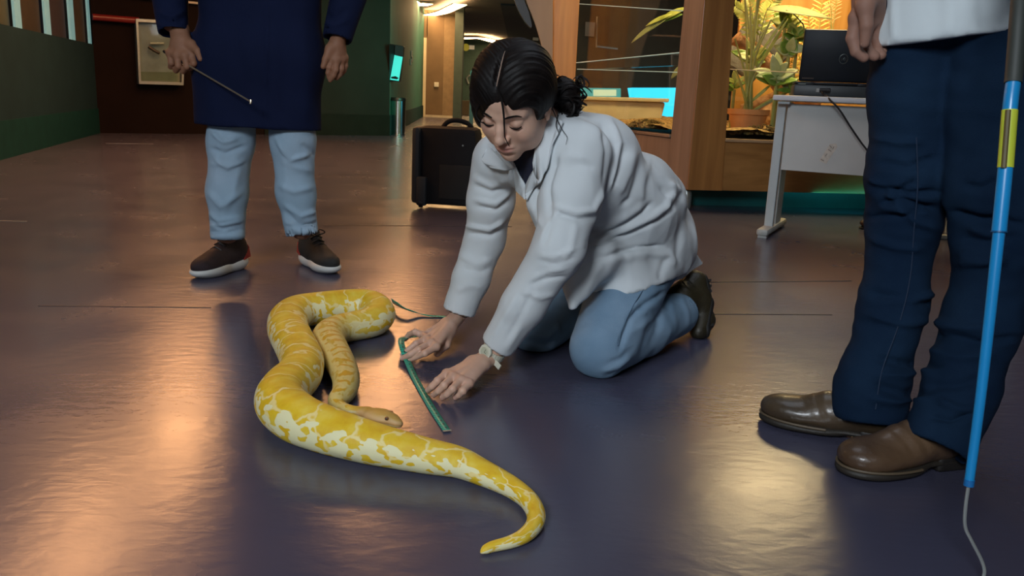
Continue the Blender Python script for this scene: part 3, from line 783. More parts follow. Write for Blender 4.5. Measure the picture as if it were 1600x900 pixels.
# bright yellow fern top
def fern(name, lab, base, tips, m, nl=13, L=.09, W=.022):
    t = thing(name, lab, 'plant', tuple(base))
    for tip in tips:
        mid = (base + tip) / 2 + V3(0, 0, .10); C_ = catmull([base, mid, tip], 8)
        MB().tube(C_, .003, 5).build('stem', M_stem, t, smooth=True)
        b = MB()
        for k in range(4, len(C_)):
            d = C_[k] - C_[k - 1]; d = d / (np.linalg.norm(d) + 1e-9); s = np.cross(d, [0, -1, .2]); s /= np.linalg.norm(s)
            for q in (-1, 1):
                V, Fc = leaf(C_[k], s * q + d * .6, (0, -1, .4), L * (1 - .5 * k / len(C_)), W, nseg=4)
                vs = [b.bm.verts.new(tuple(v)) for v in V]
                for f in Fc: b.bm.faces.new([vs[i] for i in f])
        o = b.build('frond', m, t, smooth=True)
    return t
fern('yellow_fern', 'yellow-green fern with comb-like fronds at the top left behind the front glass', TP(1180, 90, 6.25), [TP(1150, 10, 6.1), TP(1165, -10, 6.05), TP(1205, 6, 6.1), TP(1222, -15, 6.2), TP(1190, -30, 6.1)], M_leafA)
fern('ribbed_palm', 'yellow palm fronds behind the left edge of the laptop', TP(1268, 160, 6.5), [TP(1225, 60, 6.4), TP(1240, 30, 6.4), TP(1262, 20, 6.5), TP(1215, 90, 6.4), TP(1285, 0, 6.5)], mat('palm_gold', (.55, .42, .05), .5, col2=(.72, .58, .12, 1)), L=.13, W=.012)
fern('dried_frond', 'dry straw-coloured frond against the orange wood above the laptop', TP(1300, 60, 6.6), [TP(1292, 10, 6.6), TP(1308, -5, 6.6), TP(1285, 25, 6.6)], mat('straw', (.6, .36, .14), .7), L=.07, W=.008)
# cork bark pieces
def cork(lab, pts, rs, y):
    C_ = catmull([TP(x, yy, y + k * .03) for k, (x, yy) in enumerate(pts)], 6)
    R_ = np.interp(np.linspace(0, 1, len(C_)), np.linspace(0, 1, len(rs)), rs)
    V, Fc = tube_geo(C_, R_, 14); V = np.array(V)
    V += np.array([[mnoise.noise(Vector(v * 9)) * .02, mnoise.noise(Vector(v * 11 + 5)) * .02, mnoise.noise(Vector(v * 13)) * .014] for v in V])
    o = mk('cork_bark', V, Fc, M_cork); tag(o, lab, 'bark')
cork('rough orange cork bark branch slanting behind the potted plant', [(1150, 60), (1185, 80), (1205, 110), (1222, 150), (1190, 196)], [.045, .05, .055, .07, .09], 6.25)
cork('upright piece of cork bark behind the fleshy plants', [(1226, 40), (1218, 75), (1206, 100), (1215, 130)], [.03, .05, .06, .05], 6.5)
cork('long cork bark root lying along the case behind the pot', [(1160, 172), (1200, 160), (1240, 150), (1280, 160)], [.04, .06, .06, .05], 6.45)
# grey slate / rock
b = MB(); b.box(TP(1175, 75, 6.6), (.30, .08, .42), Matrix.Rotation(.5, 3, 'Y'), .02); o = b.build('grey_rock', mat('rock_grey', (.16, .15, .13), .85, bump=1, bscale=20)); tag(o, 'grey flat rock leaning behind the potted plant', 'rock')
b = MB(); b.box(TP(1222, 78, 6.4), (.20, .06, .16), Matrix.Rotation(-.7, 3, 'Y'), .02); o = b.build('grey_rock', mat('rock_grey2', (.10, .10, .09), .85, bump=1, bscale=20)); tag(o, 'small dark slate between the cork pieces', 'rock')
# fleshy rosette plants
def rosette(lab, c, n, L, W, m, tilt=.5, seed=1):
    t = thing('fleshy_plant', lab, 'plant', (c[0], c[1], c[2])); r2 = random.Random(seed)
    for i in range(n):
        a = 2 * math.pi * i / n + r2.uniform(-.3, .3); el = r2.uniform(.1, 1.1)
        d = V3(math.cos(a), -.5 + .5 * math.sin(a), el * (.5 + abs(math.sin(a))))
        leafobj('leaf', c + V3(0, 0, r2.uniform(-.01, .05)), d, V3(0, -1, .5) + V3(*[r2.uniform(-.3, .3) for _ in range(3)]), L * r2.uniform(.7, 1.1), W * r2.uniform(.8, 1.1), m[i % len(m)], t, droop=r2.uniform(.05, .3), cup=.25, th=.006)
    MB().tube([V3(c[0], c[1], zg + .02), c], .012, 7).build('stem', M_stem, t, smooth=True)
rosette('pale green rosette of wide fleshy leaves beside the laptop', TP(1213, 130, 5.72), 12, .155, .082, [M_leafC, M_leafB, M_leafC], seed=3)
rosette('green jade-like plant with round leaves behind the laptop edge', TP(1232, 88, 5.85), 10, .11, .085, [M_leafB, M_leafC], seed=5)
rosette('round-leaved green plant higher up behind the laptop', TP(1246, 62, 5.9), 9, .11, .09, [M_leafB, M_leafA], seed=8)
rosette('small green plant low against the laptop', TP(1236, 145, 5.7), 9, .10, .04, [M_leafB, M_leafD], seed=9)
rosette('bright green leafy plant at the top left behind the front glass', TP(1185, -8, 6.0), 10, .16, .09, [M_leafB, M_leafA], seed=11)
rosette('yellow-green leafy plant behind the stems of the potted plant', TP(1172, 100, 6.15), 11, .13, .07, [M_leafA, M_leafB, M_leafC], seed=21)
rosette('bright round-leaved plant under the large flat leaf', TP(1226, 44, 6.0), 11, .12, .085, [M_leafA, M_leafB], seed=23)
rosette('green plant at the foot of the dark pillar inside the case', TP(1147, 140, 6.0), 9, .10, .035, [M_leafB, M_leafA], seed=12)
# left face: leafy branch near the grey pillar face
lp = thing('hanging_leaf_plant', 'yellow-green leafy branch hanging in the dark behind the left glass', 'plant', tuple(TP(1068, 20, 6.4)))
for (x, y, x2, y2, L, W, m) in ((1072, 12, 1040, 24, .22, .07, M_leafA), (1066, 22, 1036, 30, .16, .05, M_leafB), (1050, 22, 1012, 34, .20, .05, M_leafA), (1040, 30, 1000, 50, .26, .06, M_leafD), (1030, 34, 990, 58, .24, .05, M_leafD), (1070, 100, 1050, 118, .14, .06, M_leafD)):
    a_, b_ = TP(x, y, 6.3), TP(x2, y2, 6.3); leafobj('leaf', a_, b_ - a_, (0, -.6, .8), L, W, m, lp, droop=.15)
# white tub inside, behind left glass
tb0 = TP(975, 192, 7.3) * [1, 1, 0] + V3(0, 0, zg + .03)
tubm = mat('cream_plastic_tub', (.62, .50, .30), .45, var=.06)
tb = thing('plastic_tub', 'long cream plastic tub on the litter behind the left glass of the kiosk', 'tub', tuple(tb0))
q = [PY(905, 156, 7.2), PY(1040, 160, 7.4), PY(1032, 192, 7.4), PY(905, 192, 7.2)]
MB().prism(q, 0, (0, .35, 0)).build('body', tubm, tb, bevel=.02)
MB().prism([PY(900, 150, 7.15), PY(1046, 154, 7.35), PY(1045, 160, 7.35), PY(900, 156, 7.15)], 0, (0, .42, 0)).build('rim', tubm, tb, bevel=.008)
# turquoise aquarium beyond
aq = thing('aquarium', 'glowing turquoise aquarium far behind the left glass of the kiosk', 'aquarium', tuple(PY(1020, 200, 11) * [1, 1, 0]))
M_aq = emat('aquarium_blue', (.03, .50, .72, 1), 1.15)
MB().prism([PY(988, 137, 11), PY(1070, 137, 11), PY(1070, 204, 11), PY(1000, 204, 11)], 0, (0, .5, 0)).build('water', M_aq, aq, label='bright turquoise water')
MB().prism([PY(905, 137, 11.2), PY(970, 138, 11.2), PY(970, 155, 11.2), PY(905, 155, 11.2)], 0, (0, .4, 0)).build('side_tank', emat('aquarium_teal', (.03, .28, .25, 1), .8), aq, label='dim teal side tank')
MB().prism([PY(928, 140, 11.0), PY(963, 140, 11.0), PY(963, 150, 11.0), PY(928, 150, 11.0)], 0, (0, .1, 0)).build('lit_card', emat('card_lit', (.55, .60, .35, 1), .8), aq, label='pale lit card')
MB().prism([PY(890, 204, 11), PY(1075, 204, 11), PY(1075, 240, 11), PY(890, 240, 11)], 0, (0, .5, 0)).build('stand', M_dark, aq)
o = MB().prism([PY(915, 34, 12.1), PY(930, 35, 12.1), PY(928, 57, 12.1), PY(914, 56, 12.1)], 0, (0, .03, 0)).build('notice', mat('grey_paper', (.22, .22, .20), .6)); tag(o, 'small grey notice seen high through the left glass', 'notice')
o = MB().tube([PY(933, 26, 12.15), PY(932, 74, 12.15)], .012, 6).build('door_rod', M_steel, smooth=True); tag(o, 'thin upright rod right of the grey notice behind the glass', 'rod')
o = MB().tube([PY(932, 72, 12.15), PY(965, 76, 12.2)], .014, 6).build('door_bar', M_steel, smooth=True); tag(o, 'thin pale horizontal bar behind the left glass', 'bar')
# dark wall behind the kiosk
wallseg('wall_behind_kiosk', (.3, 12.2), (7.5, 13.0), 0, CZ, mat('dark_room', (.05, .045, .03), .7))

# ================================================================== TABLE, LAPTOP
M_lam = mat('grey_laminate', (.56, .57, .55), .45, var=.04)
M_lamt = mat('grey_laminate_top', (.60, .62, .65), .4, var=.04)
M_gmet = mat('grey_metal', (.48, .53, .54), .4, var=.05)
T0 = V3(1.334, 4.386, 0); Tx = V3(.891, -.454, 0); Ty = V3(.454, .891, 0)   # near-left corner line of the table
TW = 1.20; TZ = .715
tab = thing('office_table', 'grey laminate table with a modesty panel standing in front of the terrarium', 'table', tuple(T0))
def tp(u, v, z): return T0 + Tx * u + Ty * v + V3(0, 0, z)
RT = Matrix((tuple(Tx), tuple(Ty), (0, 0, 1))).transposed()
MB().box(tp(TW / 2, .27, TZ), (TW + .07, .62, .028), RT, .008).build('table_top', M_lamt, tab, smooth=True)
MB().box(tp(TW / 2, .06, TZ - .197), (TW - .06, .018, .340), RT, .002).build('modesty_panel', M_lam, tab)
for u in (0.0, TW):
    l = MB(); l.box(tp(u, .06, .365), (.045, .03, .66), RT, .004); l.box(tp(u, .22, .365), (.04, .16, .66), RT, .004); l.build('leg', M_gmet, tab)
    f = MB(); f.box(tp(u, .17, .03), (.06, .56, .035), RT, .012); f.box(tp(u, -.07, .006), (.045, .05, .012), RT); f.box(tp(u, .41, .006), (.045, .05, .012), RT); f.build('foot_bar', mat('foot_plastic', (.42, .44, .42), .45), tab, smooth=True)
    MB().box(tp(u + (.02 if u == 0 else -.02), .0, TZ - .024), (.06, .04, .014), RT, .004).build('bracket', M_gmet, tab)
# torn sticker residue on the panel
cst = tp(.335, .048, .475)
def P_panel(px, py):
    n = Ty; d = ray(px, py); p0 = tp(0, .0495, 0); return CAM + d * (((p0 - CAM) @ n) / (d @ n))
q = [P_panel(*a) for a in [(1280, 251), (1291, 256), (1309, 229), (1306, 224), (1297, 225)]]
MB().prism(q, 0, -Ty * .0012).build('sticker', mat('old_sticker', (.60, .55, .48), .7, var=.15, scale=60), tab, label='faded torn sticker on the modesty panel')
for (x, y, w_, ang) in ((1298, 229, 3.5, .9), (1296.5, 235, 4, .6), (1291, 242, 3, 2.2), (1285, 250, 3.5, .5), (1302, 231, 3, 2.1)):
    a_ = P_panel(x - w_ * math.cos(ang) / 1.3, y - w_ * math.sin(ang) / 1.3); b_ = P_panel(x + w_ * math.cos(ang) / 1.3, y + w_ * math.sin(ang) / 1.3)
    MB().tube([a_ - Ty * .0015, b_ - Ty * .0015], .0022, 5).build('sticker_mark', mat('faded_ink', (.36, .31, .27), .7), tab)

# rugged laptop on a dock
M_lap = mat('laptop_black', (.004, .007, .012), .45, spec=.25, var=.15, scale=20)
M_dock = mat('dock_charcoal', (.026, .032, .036), .45)
lc = tp(.215, .350, TZ + .014); Lx = V3(.970, -.243, 0); Ly = V3(.243, .970, 0)
lt = thing('laptop', 'thick black laptop with round badge, open on its dock on the grey table', 'laptop', tuple(lc))
RL = Matrix((tuple(Lx), tuple(Ly), (0, 0, 1))).transposed()
def lp_(u, v, z): return lc + Lx * u + Ly * v + V3(0, 0, z)
MB().box(lp_(0, .10, .034), (.43, .26, .060), RL, .010).build('dock', M_dock, lt, smooth=True)
MB().box(lp_(0, .10, .072), (.42, .25, .014), RL, .005).build('keyboard_base', M_lap, lt, smooth=True)
RLid = RL @ Matrix.Rotation(math.radians(7), 3, 'X')
lid_c = lp_(.005, -.005, .215)
MB().box(lid_c, (.395, .026, .27), RLid, .010).build('lid', M_lap, lt, smooth=True)
LX = V3(*(RLid @ Vector((1, 0, 0)))); LZ = V3(*(RLid @ Vector((0, 0, 1)))); LN = V3(*(RLid @ Vector((0, -1, 0))))
def ld(u, z, o=.0135): return lid_c + LX * u + LZ * z + LN * o
ring = [ld(.015 + .021 * math.cos(a), -.012 + .024 * math.sin(a), .0145) for a in np.linspace(0, 2 * math.pi, 33)]
M_badge = mat('badge_grey', (.10, .115, .11), .3, metal=.6)
MB().tube(ring, .0022, 6, cap=False).build('badge_ring', M_badge, lt, smooth=True)
M_badge2 = M_badge
for seg in ([(-.011, -.008), (-.011, .006), (-.004, .004), (-.004, -.004), (-.011, -.008)], [(.004, .007), (-.001, .000), (.004, -.007)], [(.006, .008), (.006, -.007), (.009, -.007)], [(.011, .007), (.011, -.006), (.014, -.006)]):
    MB().tube([ld(.015 + a, -.012 + b_, .0142) for a, b_ in seg], .0011, 5).build('badge_letter', M_badge2, lt)
for i in range(8): MB().box(ld(-.178 + i * .0075, -.117), (.005, .002, .0055), RLid).build('model_mark', mat('mark_brown', (.10, .07, .05), .5), lt)
for u in (-.135, .13): MB().box(lp_(u, -.018, .070), (.05, .02, .018), RL, .004).build('hinge', M_lap, lt, smooth=True)
MB().box(lp_(-.075, -.034, .036), (.05, .012, .022), RL, .003).build('video_port', mat('port_grey', (.30, .31, .31), .5), lt)
MB().box(lp_(-.175, -.031, .066), (.04, .004, .006), RL).build('latch', M_badge, lt)
# cable plug
def P_pl(px, py, v):
    d = ray(px, py); p0 = tp(0, v, 0); return CAM + d * (((p0 - CAM) @ Ty) / (d @ Ty))
cab = [lp_(-.075, -.042, .034), lp_(-.06, -.09, .012), P_pl(1292, 153, .05) * [1, 1, 0] + V3(0, 0, TZ + .020), P_pl(1296, 155, -.045)] + [P_pl(q[0], q[1], -.048) for q in ((1312, 172), (1328, 197), (1345, 222), (1358, 240), (1375, 275))]
cb = thing('cable', 'black cable hanging from the laptop dock across the table panel', 'cable', tuple(cab[0]))
MB().tube(catmull(cab, 8), .0045, 8).build('cord', M_dark, cb, smooth=True)
MB().tube([lp_(-.082, -.040, .036), lp_(-.03, -.055, .036)], .011, 8).build('plug', M_dark, cb, smooth=True)
# things right of the laptop
ad = lp_(.245, .02, 0)
a0 = thing('small_device', 'small black device with a brass fitting on the table right of the laptop dock', 'device', tuple(ad))
MB().box(ad + V3(0, 0, .028), (.085, .10, .054), RL, .005).build('body', mat('navy_box', (.015, .016, .04), .4), a0, smooth=True)
MB().lathe([(.001, 0), (.012, 0), (.012, .006), (.001, .008)], ad + V3(-.012, -.05, .03), 12, (0, -1, 0)).build('fitting', mat('brass', (.5, .34, .16), .35, metal=.6), a0, smooth=True)
o = MB().box(ad + V3(.01, -.01, .0605), (.11, .13, .008), RL, .002).build('paper_stack', mat('paper', (.72, .74, .74), .6)); tag(o, 'white papers lying on the small device beside the laptop', 'paper')
pp = ad + V3(.022, .01, .0650)
o = MB().lathe([(.001, 0), (.026, 0), (.034, .12), (.032, .12), (.024, .004), (.001, .004)], pp, 20).build('plastic_cup', mat('pink_plastic', (.60, .42, .36), .4)); tag(o, 'pale pink plastic cup standing on the papers right of the laptop', 'cup')

# pale stool glimpsed between the right man's legs
so_ = PZ(1489, 374) * [1, 1, 0]
stl = thing('metal_stool', 'pale metal stool glimpsed between the right man\'s legs', 'stool', tuple(so_))
b = MB(); b.box(so_ + V3(0, 0, .012), (.30, .05, .022), None, .006); b.build('foot_bar', M_gmet, stl, smooth=True)
for dx in (-.10, .10): MB().tube([so_ + V3(dx, 0, .02), so_ + V3(dx * .8, .03, .43)], .014, 10).build('leg', M_gmet, stl, smooth=True)
for dx in (-.10, .10): MB().tube([so_ + V3(dx, .26, .0), so_ + V3(dx * .8, .22, .43)], .014, 10).build('leg', M_gmet, stl, smooth=True)
MB().lathe([(.001, 0), (.16, 0), (.165, .015), (.16, .03), (.001, .035)], so_ + V3(0, .13, .43), 28).build('seat', M_lamt, stl, smooth=True)
MB().tube([so_ + V3(-.09, .01, .20), so_ + V3(.09, .01, .20)], .010, 8).build('rung', M_gmet, stl, smooth=True)
# ================================================================== SNAKE
SN = [(751,864,5),(758,859,7.5),(770,854,9),(795,848,10),(818,838,12),(834,822,13.8),(838,804,14.8),(828,784,15.5),(808,767,16.5),(782,752,18.5),(750,737,21.5),(715,722,25.5),(670,713,28.5),(610,700,32.5),(556,686,36),(504,670,38.5),(462,652,41),(438,629,40),(447,606,37.5),(466,588,35),(472,565,33),(462,540,32),(451,518,31),(450,500,29.5),(466,488,28),(500,482,27),(545,478,26.5),(578,479,26.5),(592,490,26),(583,502,25),(558,509,24),(528,515,24),(512,527,25),(520,548,25),(533,570,23),(541,592,21),(538,612,18.5),(527,626,15),(531,637,11.5),(548,643,10),(566,646,11),(582,649,14),(598,653,15.5),(612,657,13),(621,661,10),(627,664,5.5)]
def snake_axis():
    P = []; R = []
    for i, (x, y, r) in enumerate(SN):
        z = .03
        lift = 0.0 if i < 38 else .012 * min(1, (i - 38) / 4)
        for _ in range(6):
            p = PZ(x, y, z); dep = (p - CAM) @ _F; rr = r * dep / FPX; z = rr * .93 + lift
        P.append(PZ(x, y, z)); R.append(rr)
    return np.array(P), np.array(R)
SP_, SR_ = snake_axis()
def resample(P, R, n):
    C_ = catmull(P, 12); Rr = np.interp(np.arange(len(C_)) / 12, np.arange(len(R)), R)
    for _ in range(30): Rr[1:-1] = .25 * Rr[:-2] + .5 * Rr[1:-1] + .25 * Rr[2:]
    for _ in range(10): C_[1:-1] = .25 * C_[:-2] + .5 * C_[1:-1] + .25 * C_[2:]
    s = np.concatenate([[0], np.cumsum(np.linalg.norm(np.diff(C_, axis=0), axis=1))])
    u = np.linspace(0, s[-1], n)
    return np.stack([np.interp(u, s, C_[:, i]) for i in range(3)], 1), np.interp(u, s, Rr), u
nS = 900; nA = 64
CP_, CRr, US = resample(SP_, SR_, nS)
CRr[:3] *= [.3, .7, .9]
T_ = np.gradient(CP_, axis=0); T_ /= np.linalg.norm(T_, axis=1)[:, None]
S_ = np.cross(T_, [0, 0, 1.0]); S_ /= np.linalg.norm(S_, axis=1)[:, None]; Up_ = np.cross(S_, T_)
sv = []; suv = []
Ltot = US[-1]; hl = .088
for i in range(nS):
    r = CRr[i]; d_end = Ltot - US[i]
    wd, hu, hd = r * 1.02, r * .97, r * .93
    if d_end < hl:                       # head: flat, wedge-shaped
        t = d_end / hl
        w_ = np.interp(t, [0, .04, .15, .35, .6, .8, 1], [.0030, .0110, .0155, .0195, .0255, .0245, .0175])
        h_ = np.interp(t, [0, .04, .15, .35, .6, .8, 1], [.0024, .0085, .0115, .0150, .0165, .0155, .0135])
        wd, hu, hd = w_, h_ * 1.0, h_ * .85
    for k in range(nA):
        a = 2 * math.pi * k / nA
        c, s = math.cos(a), math.sin(a)      # a = 0 is the back (up), +-pi the belly
        p = CP_[i] + S_[i] * (wd * s * abs(s) ** .0) + Up_[i] * ((hu if c > 0 else hd) * c)
        if d_end < hl:
            t = d_end / hl                  # brow ridge and lip line
            ridge = .0016 * math.exp(-((abs(a if a < math.pi else a - 2 * math.pi) - .75) / .22) ** 2) * math.exp(-((t - .38) / .2) ** 2)
            lipg = -.0012 * math.exp(-((abs(a if a < math.pi else a - 2 * math.pi) - 1.75) / .10) ** 2) * (t < .75)
            o_ = S_[i] * s + Up_[i] * c; p = p + o_ * (ridge + lipg)
        else:                            # soft skin folds in the tight bends
            kap = 0
            o_ = S_[i] * s + Up_[i] * c
            p = p + o_ * (.0012 * r / .05 * mnoise.noise(Vector((US[i] * 14, c * 1.5, s * 1.5))))
        if p[2] < .0012: p[2] = .0012
        sv.append(p); suv.append((US[i], (a if a <= math.pi else a - 2 * math.pi)))
sf = []
ii = np.arange(nS - 1)[:, None] * nA; kk = np.arange(nA)[None, :]; k2 = (kk + 1) % nA
sf = np.stack([ii + kk, ii + nA + kk, ii + nA + k2, ii + k2], -1).reshape(-1, 4)
def snakemat():
    m, nt, b = newmat('python_skin')
    L = nt.links.new
    at = N(nt, 'ShaderNodeAttribute'); at.attribute_name = 'sa'      # (s, |a|, signed a)
    sep = N(nt, 'ShaderNodeSeparateXYZ'); L(at.outputs['Vector'], sep.inputs[0])
    def mth(op, a, b_=None, c=None):
        n = N(nt, 'ShaderNodeMath', operation=op)
        for i, v in enumerate((a, b_, c)):
            if v is None: continue
            if isinstance(v, (int, float)): n.inputs[i].default_value = v
            else: L(v, n.inputs[i])
        return n.outputs[0]
    def mixc(f, a, b_):
        n = N(nt, 'ShaderNodeMix', data_type='RGBA'); L(f, n.inputs[0])
        for i, v in ((6, a), (7, b_)):
            if isinstance(v, tuple): n.inputs[i].default_value = v
            else: L(v, n.inputs[i])
        return n.outputs[2]
    s, aa, sa = sep.outputs
    cmb = N(nt, 'ShaderNodeCombineXYZ'); L(mth('MULTIPLY', s, 15.0), cmb.inputs[0]); L(mth('MULTIPLY', sa, 0.55), cmb.inputs[1])
    nz = N(nt, 'ShaderNodeTexNoise'); nz.inputs['Scale'].default_value = 1.6; nz.inputs['Detail'].default_value = 2.5; L(cmb.outputs[0], nz.inputs[0])
    vm = N(nt, 'ShaderNodeVectorMath', operation='MULTIPLY_ADD'); L(nz.outputs['Color'], vm.inputs[0]); vm.inputs[1].default_value = (1.3, .9, 0); L(cmb.outputs[0], vm.inputs[2])
    vo = N(nt, 'ShaderNodeTexVoronoi', feature='DISTANCE_TO_EDGE', voronoi_dimensions='2D'); vo.inputs['Scale'].default_value = .85; vo.inputs['Randomness'].default_value = .8; L(vm.outputs[0], vo.inputs['Vector'])
    line = ramp(nt, vo.outputs['Distance'], [(0.0, (1,) * 4), (0.028, (.9,) * 3 + (1,)), (0.055, (0,) * 3 + (1,))])
    # flank blotches
    cm2 = N(nt, 'ShaderNodeCombineXYZ'); L(mth('MULTIPLY', s, 34.0), cm2.inputs[0]); L(mth('MULTIPLY', sa, 2.1), cm2.inputs[1])
    n2 = N(nt, 'ShaderNodeTexNoise'); n2.inputs['Scale'].default_value = 1.0; n2.inputs['Detail'].default_value = 1.5; L(cm2.outputs[0], n2.inputs[0])
    band = ramp(nt, mth('DIVIDE', aa, 3.1416), [(0.0, (.0,) * 3 + (1,)), (.17, (.0,) * 3 + (1,)), (.30, (.47,) * 3 + (1,)), (.50, (.55,) * 3 + (1,)), (.78, (.52,) * 3 + (1,)), (.90, (1,) * 4)])
    fl_ = mth('ADD', n2.outputs[0], band)
    flk = ramp(nt, fl_, [(0.0, (0,) * 3 + (1,)), (.99, (0,) * 3 + (1,)), (1.06, (1,) * 4)])
    flk2 = flk
    # yellow mottling
    n3 = N(nt, 'ShaderNodeTexNoise'); n3.inputs['Scale'].default_value = 2.2; n3.inputs['Detail'].default_value = 4; L(cmb.outputs[0], n3.inputs[0])
    yel = ramp(nt, n3.outputs[0], [(.25, (.72, .40, .010, 1)), (.5, (.80, .53, .022, 1)), (.75, (.84, .64, .09, 1))])
    c = mixc(line, yel, (.88, .72, .30, 1))
    c = mixc(flk2, c, (.86, .80, .47, 1))
    # neck ladder and head tones: by length
    tot = float(Ltot)
    neck = ramp(nt, mth('DIVIDE', s, tot), [(0.0, (0,) * 3 + (1,)), ((tot - .80) / tot, (0,) * 3 + (1,)), ((tot - .66) / tot, (1,) * 4), ((tot - .16) / tot, (1,) * 4), ((tot - .12) / tot, (0,) * 3 + (1,))])
    wv = mth('SINE', mth('ADD', mth('MULTIPLY', s, 165.0), mth('MULTIPLY', nz.outputs[0], 9.0)))
    lad = ramp(nt, wv, [(0.0, (0,) * 3 + (1,)), (.40, (0,) * 3 + (1,)), (.62, (1,) * 4)])
    dors = ramp(nt, mth('ADD', mth('DIVIDE', aa, 3.1416), mth('MULTIPLY', n2.outputs[0], .12)), [(0, (1,) * 4), (.24, (1,) * 4), (.28, (0,) * 3 + (1,))])
    neckc = mixc(mth('MULTIPLY', lad, dors), (.70, .55, .20, 1), (.62, .33, .012, 1))
    flkn = ramp(nt, n2.outputs[0], [(.55, (0,) * 3 + (1,)), (.62, (1,) * 4)])
    neckc = mixc(flkn, neckc, (.60, .38, .04, 1))
    c = mixc(mth('MULTIPLY', neck, .9), c, neckc)
    head = ramp(nt, mth('DIVIDE', s, tot), [(0.0, (0,) * 3 + (1,)), ((tot - .14) / tot, (0,) * 3 + (1,)), ((tot - .10) / tot, (1,) * 4)])
    headc = ramp(nt, mth('ADD', mth('DIVIDE', aa, 3.1416), mth('MULTIPLY', n3.outputs[0], .25)), [(.10, (.55, .31, .05, 1)), (.30, (.60, .36, .08, 1)), (.45, (.68, .44, .20, 1)), (.62, (.62, .34, .12, 1)), (.8, (.72, .55, .25, 1))])
    c = mixc(head, c, headc)
    L(c, b.inputs['Base Color'])
    b.inputs['Roughness'].default_value = .42; b.inputs['Specular IOR Level'].default_value = .45; b.inputs['Subsurface Weight'].default_value = .05; b.inputs['Subsurface Radius'].default_value = (.02, .01, .003); b.inputs['Subsurface Scale'].default_value = .5
    # scales
    cm3 = N(nt, 'ShaderNodeCombineXYZ'); L(mth('MULTIPLY', s, 260.0), cm3.inputs[0]); L(mth('MULTIPLY', sa, 13.0), cm3.inputs[1])
    v3 = N(nt, 'ShaderNodeTexVoronoi', voronoi_dimensions='2D'); v3.inputs['Randomness'].default_value = .35; L(cm3.outputs[0], v3.inputs['Vector'])
    bp = N(nt, 'ShaderNodeBump'); bp.inputs['Strength'].default_value = .25; bp.inputs['Distance'].default_value = .0012; bp.invert = True
    L(v3.outputs['Distance'], bp.inputs['Height']); L(bp.outputs[0], b.inputs['Normal'])
    return m
M_snake = snakemat()
sn = thing('python', 'large yellow and cream python coiled on the dark floor', 'snake', tuple(CP_[500] * [1, 1, 0]))
so = mk('body', np.array(sv), sf, M_snake, sn)
att = so.data.attributes.new('sa', 'FLOAT_VECTOR', 'POINT')
suv = np.array(suv); att.data.foreach_set('vector', np.stack([suv[:, 0], np.abs(suv[:, 1]), suv[:, 1]], 1).ravel())
# eyes, nostrils
ie = int(np.argmin(np.abs(US - (Ltot - hl * .36))))
for sgn in (-1, 1):
    c = CP_[ie] + S_[ie] * sgn * .0163 + Up_[ie] * .0085
    ax = S_[ie] * sgn + Up_[ie] * .25
    e = MB().lathe([(.0042 * math.sin(a), .0042 * (1 - math.cos(a)) * -1 + .0042) for a in np.linspace(math.pi, 0.01, 9)], c, 14, ax).build('eye', mat('eye_amber', (.25, .10, .03), .12), sn, smooth=True)
    MB().lathe([(.0001, .0047), (.0019, .0044), (.0021, .0038), (.0001, .0034)], c, 12, ax).build('pupil', M_dark, e, smooth=True)
    ino = int(np.argmin(np.abs(US - (Ltot - hl * .06)))); cn = CP_[ino] + S_[ino] * sgn * .0062 + Up_[ino] * .0045
    MB().lathe([(.0001, -.001), (.0012, -.001), (.0010, .0006), (.0001, .0006)], cn, 10, S_[ino] * sgn + Up_[ino] * .6).build('nostril', mat('nostril_dark', (.12, .05, .02), .6), sn, smooth=True)

# ================================================================== TAPE MEASURE
def tapemat():
    m, nt, b = newmat('green_tape')
    tc = N(nt, 'ShaderNodeTexCoord'); sp = N(nt, 'ShaderNodeSeparateXYZ'); nt.links.new(tc.outputs['UV'], sp.inputs[0])
    def mth(op, a, b_=None):
        n = N(nt, 'ShaderNodeMath', operation=op)
        for i, v in enumerate((a, b_)):
            if v is None: continue
            if isinstance(v, (int, float)): n.inputs[i].default_value = v
            else: nt.links.new(v, n.inputs[i])
        return n.outputs[0]
    s, v = sp.outputs[0], sp.outputs[1]
    tick = mth('MULTIPLY', mth('LESS_THAN', mth('FRACT', mth('MULTIPLY', s, 100)), .22), mth('GREATER_THAN', v, .66))
    big = mth('MULTIPLY', mth('LESS_THAN', mth('FRACT', mth('MULTIPLY', s, 100)), .10), mth('GREATER_THAN', v, .3))
    num = mth('MULTIPLY', mth('LESS_THAN', mth('ABSOLUTE', mth('SUBTRACT', mth('FRACT', mth('MULTIPLY', s, 50)), .5)), .22), mth('LESS_THAN', mth('ABSOLUTE', mth('SUBTRACT', v, .38)), .12))
    dk = mth('MAXIMUM', mth('MAXIMUM', tick, big), num)
    mx = N(nt, 'ShaderNodeMix', data_type='RGBA'); nt.links.new(dk, mx.inputs[0]); mx.inputs[6].default_value = (.03, .40, .27, 1); mx.inputs[7].default_value = (.01, .07, .05, 1)
    nt.links.new(mx.outputs[2], b.inputs['Base Color']); b.inputs['Roughness'].default_value = .35
    return m
tapeW = .0165
def tape_pts():
    a = [PZ(612, 474, .012), PZ(622, 480, .018), PZ(636, 486, .016), PZ(655, 491, .006), PZ(675, 494, .003), PZ(694, 495, .003), PZ(706, 502, .003), PZ(704, 512, .003), PZ(684, 522, .003), PZ(655, 525, .010), PZ(632, 529, .026), PZ(627, 534, .032), PZ(629, 545, .026), PZ(634, 558, .014), PZ(639, 570, .007), PZ(647, 588, .003), PZ(657, 607, .002), PZ(672, 633, .002), PZ(686, 655, .002), PZ(698, 673, .002)]
    return np.array(a)
tp_ = catmull(tape_pts(), 8); nT = len(tp_)
tT = np.gradient(tp_, axis=0); tT /= np.linalg.norm(tT, axis=1)[:, None]
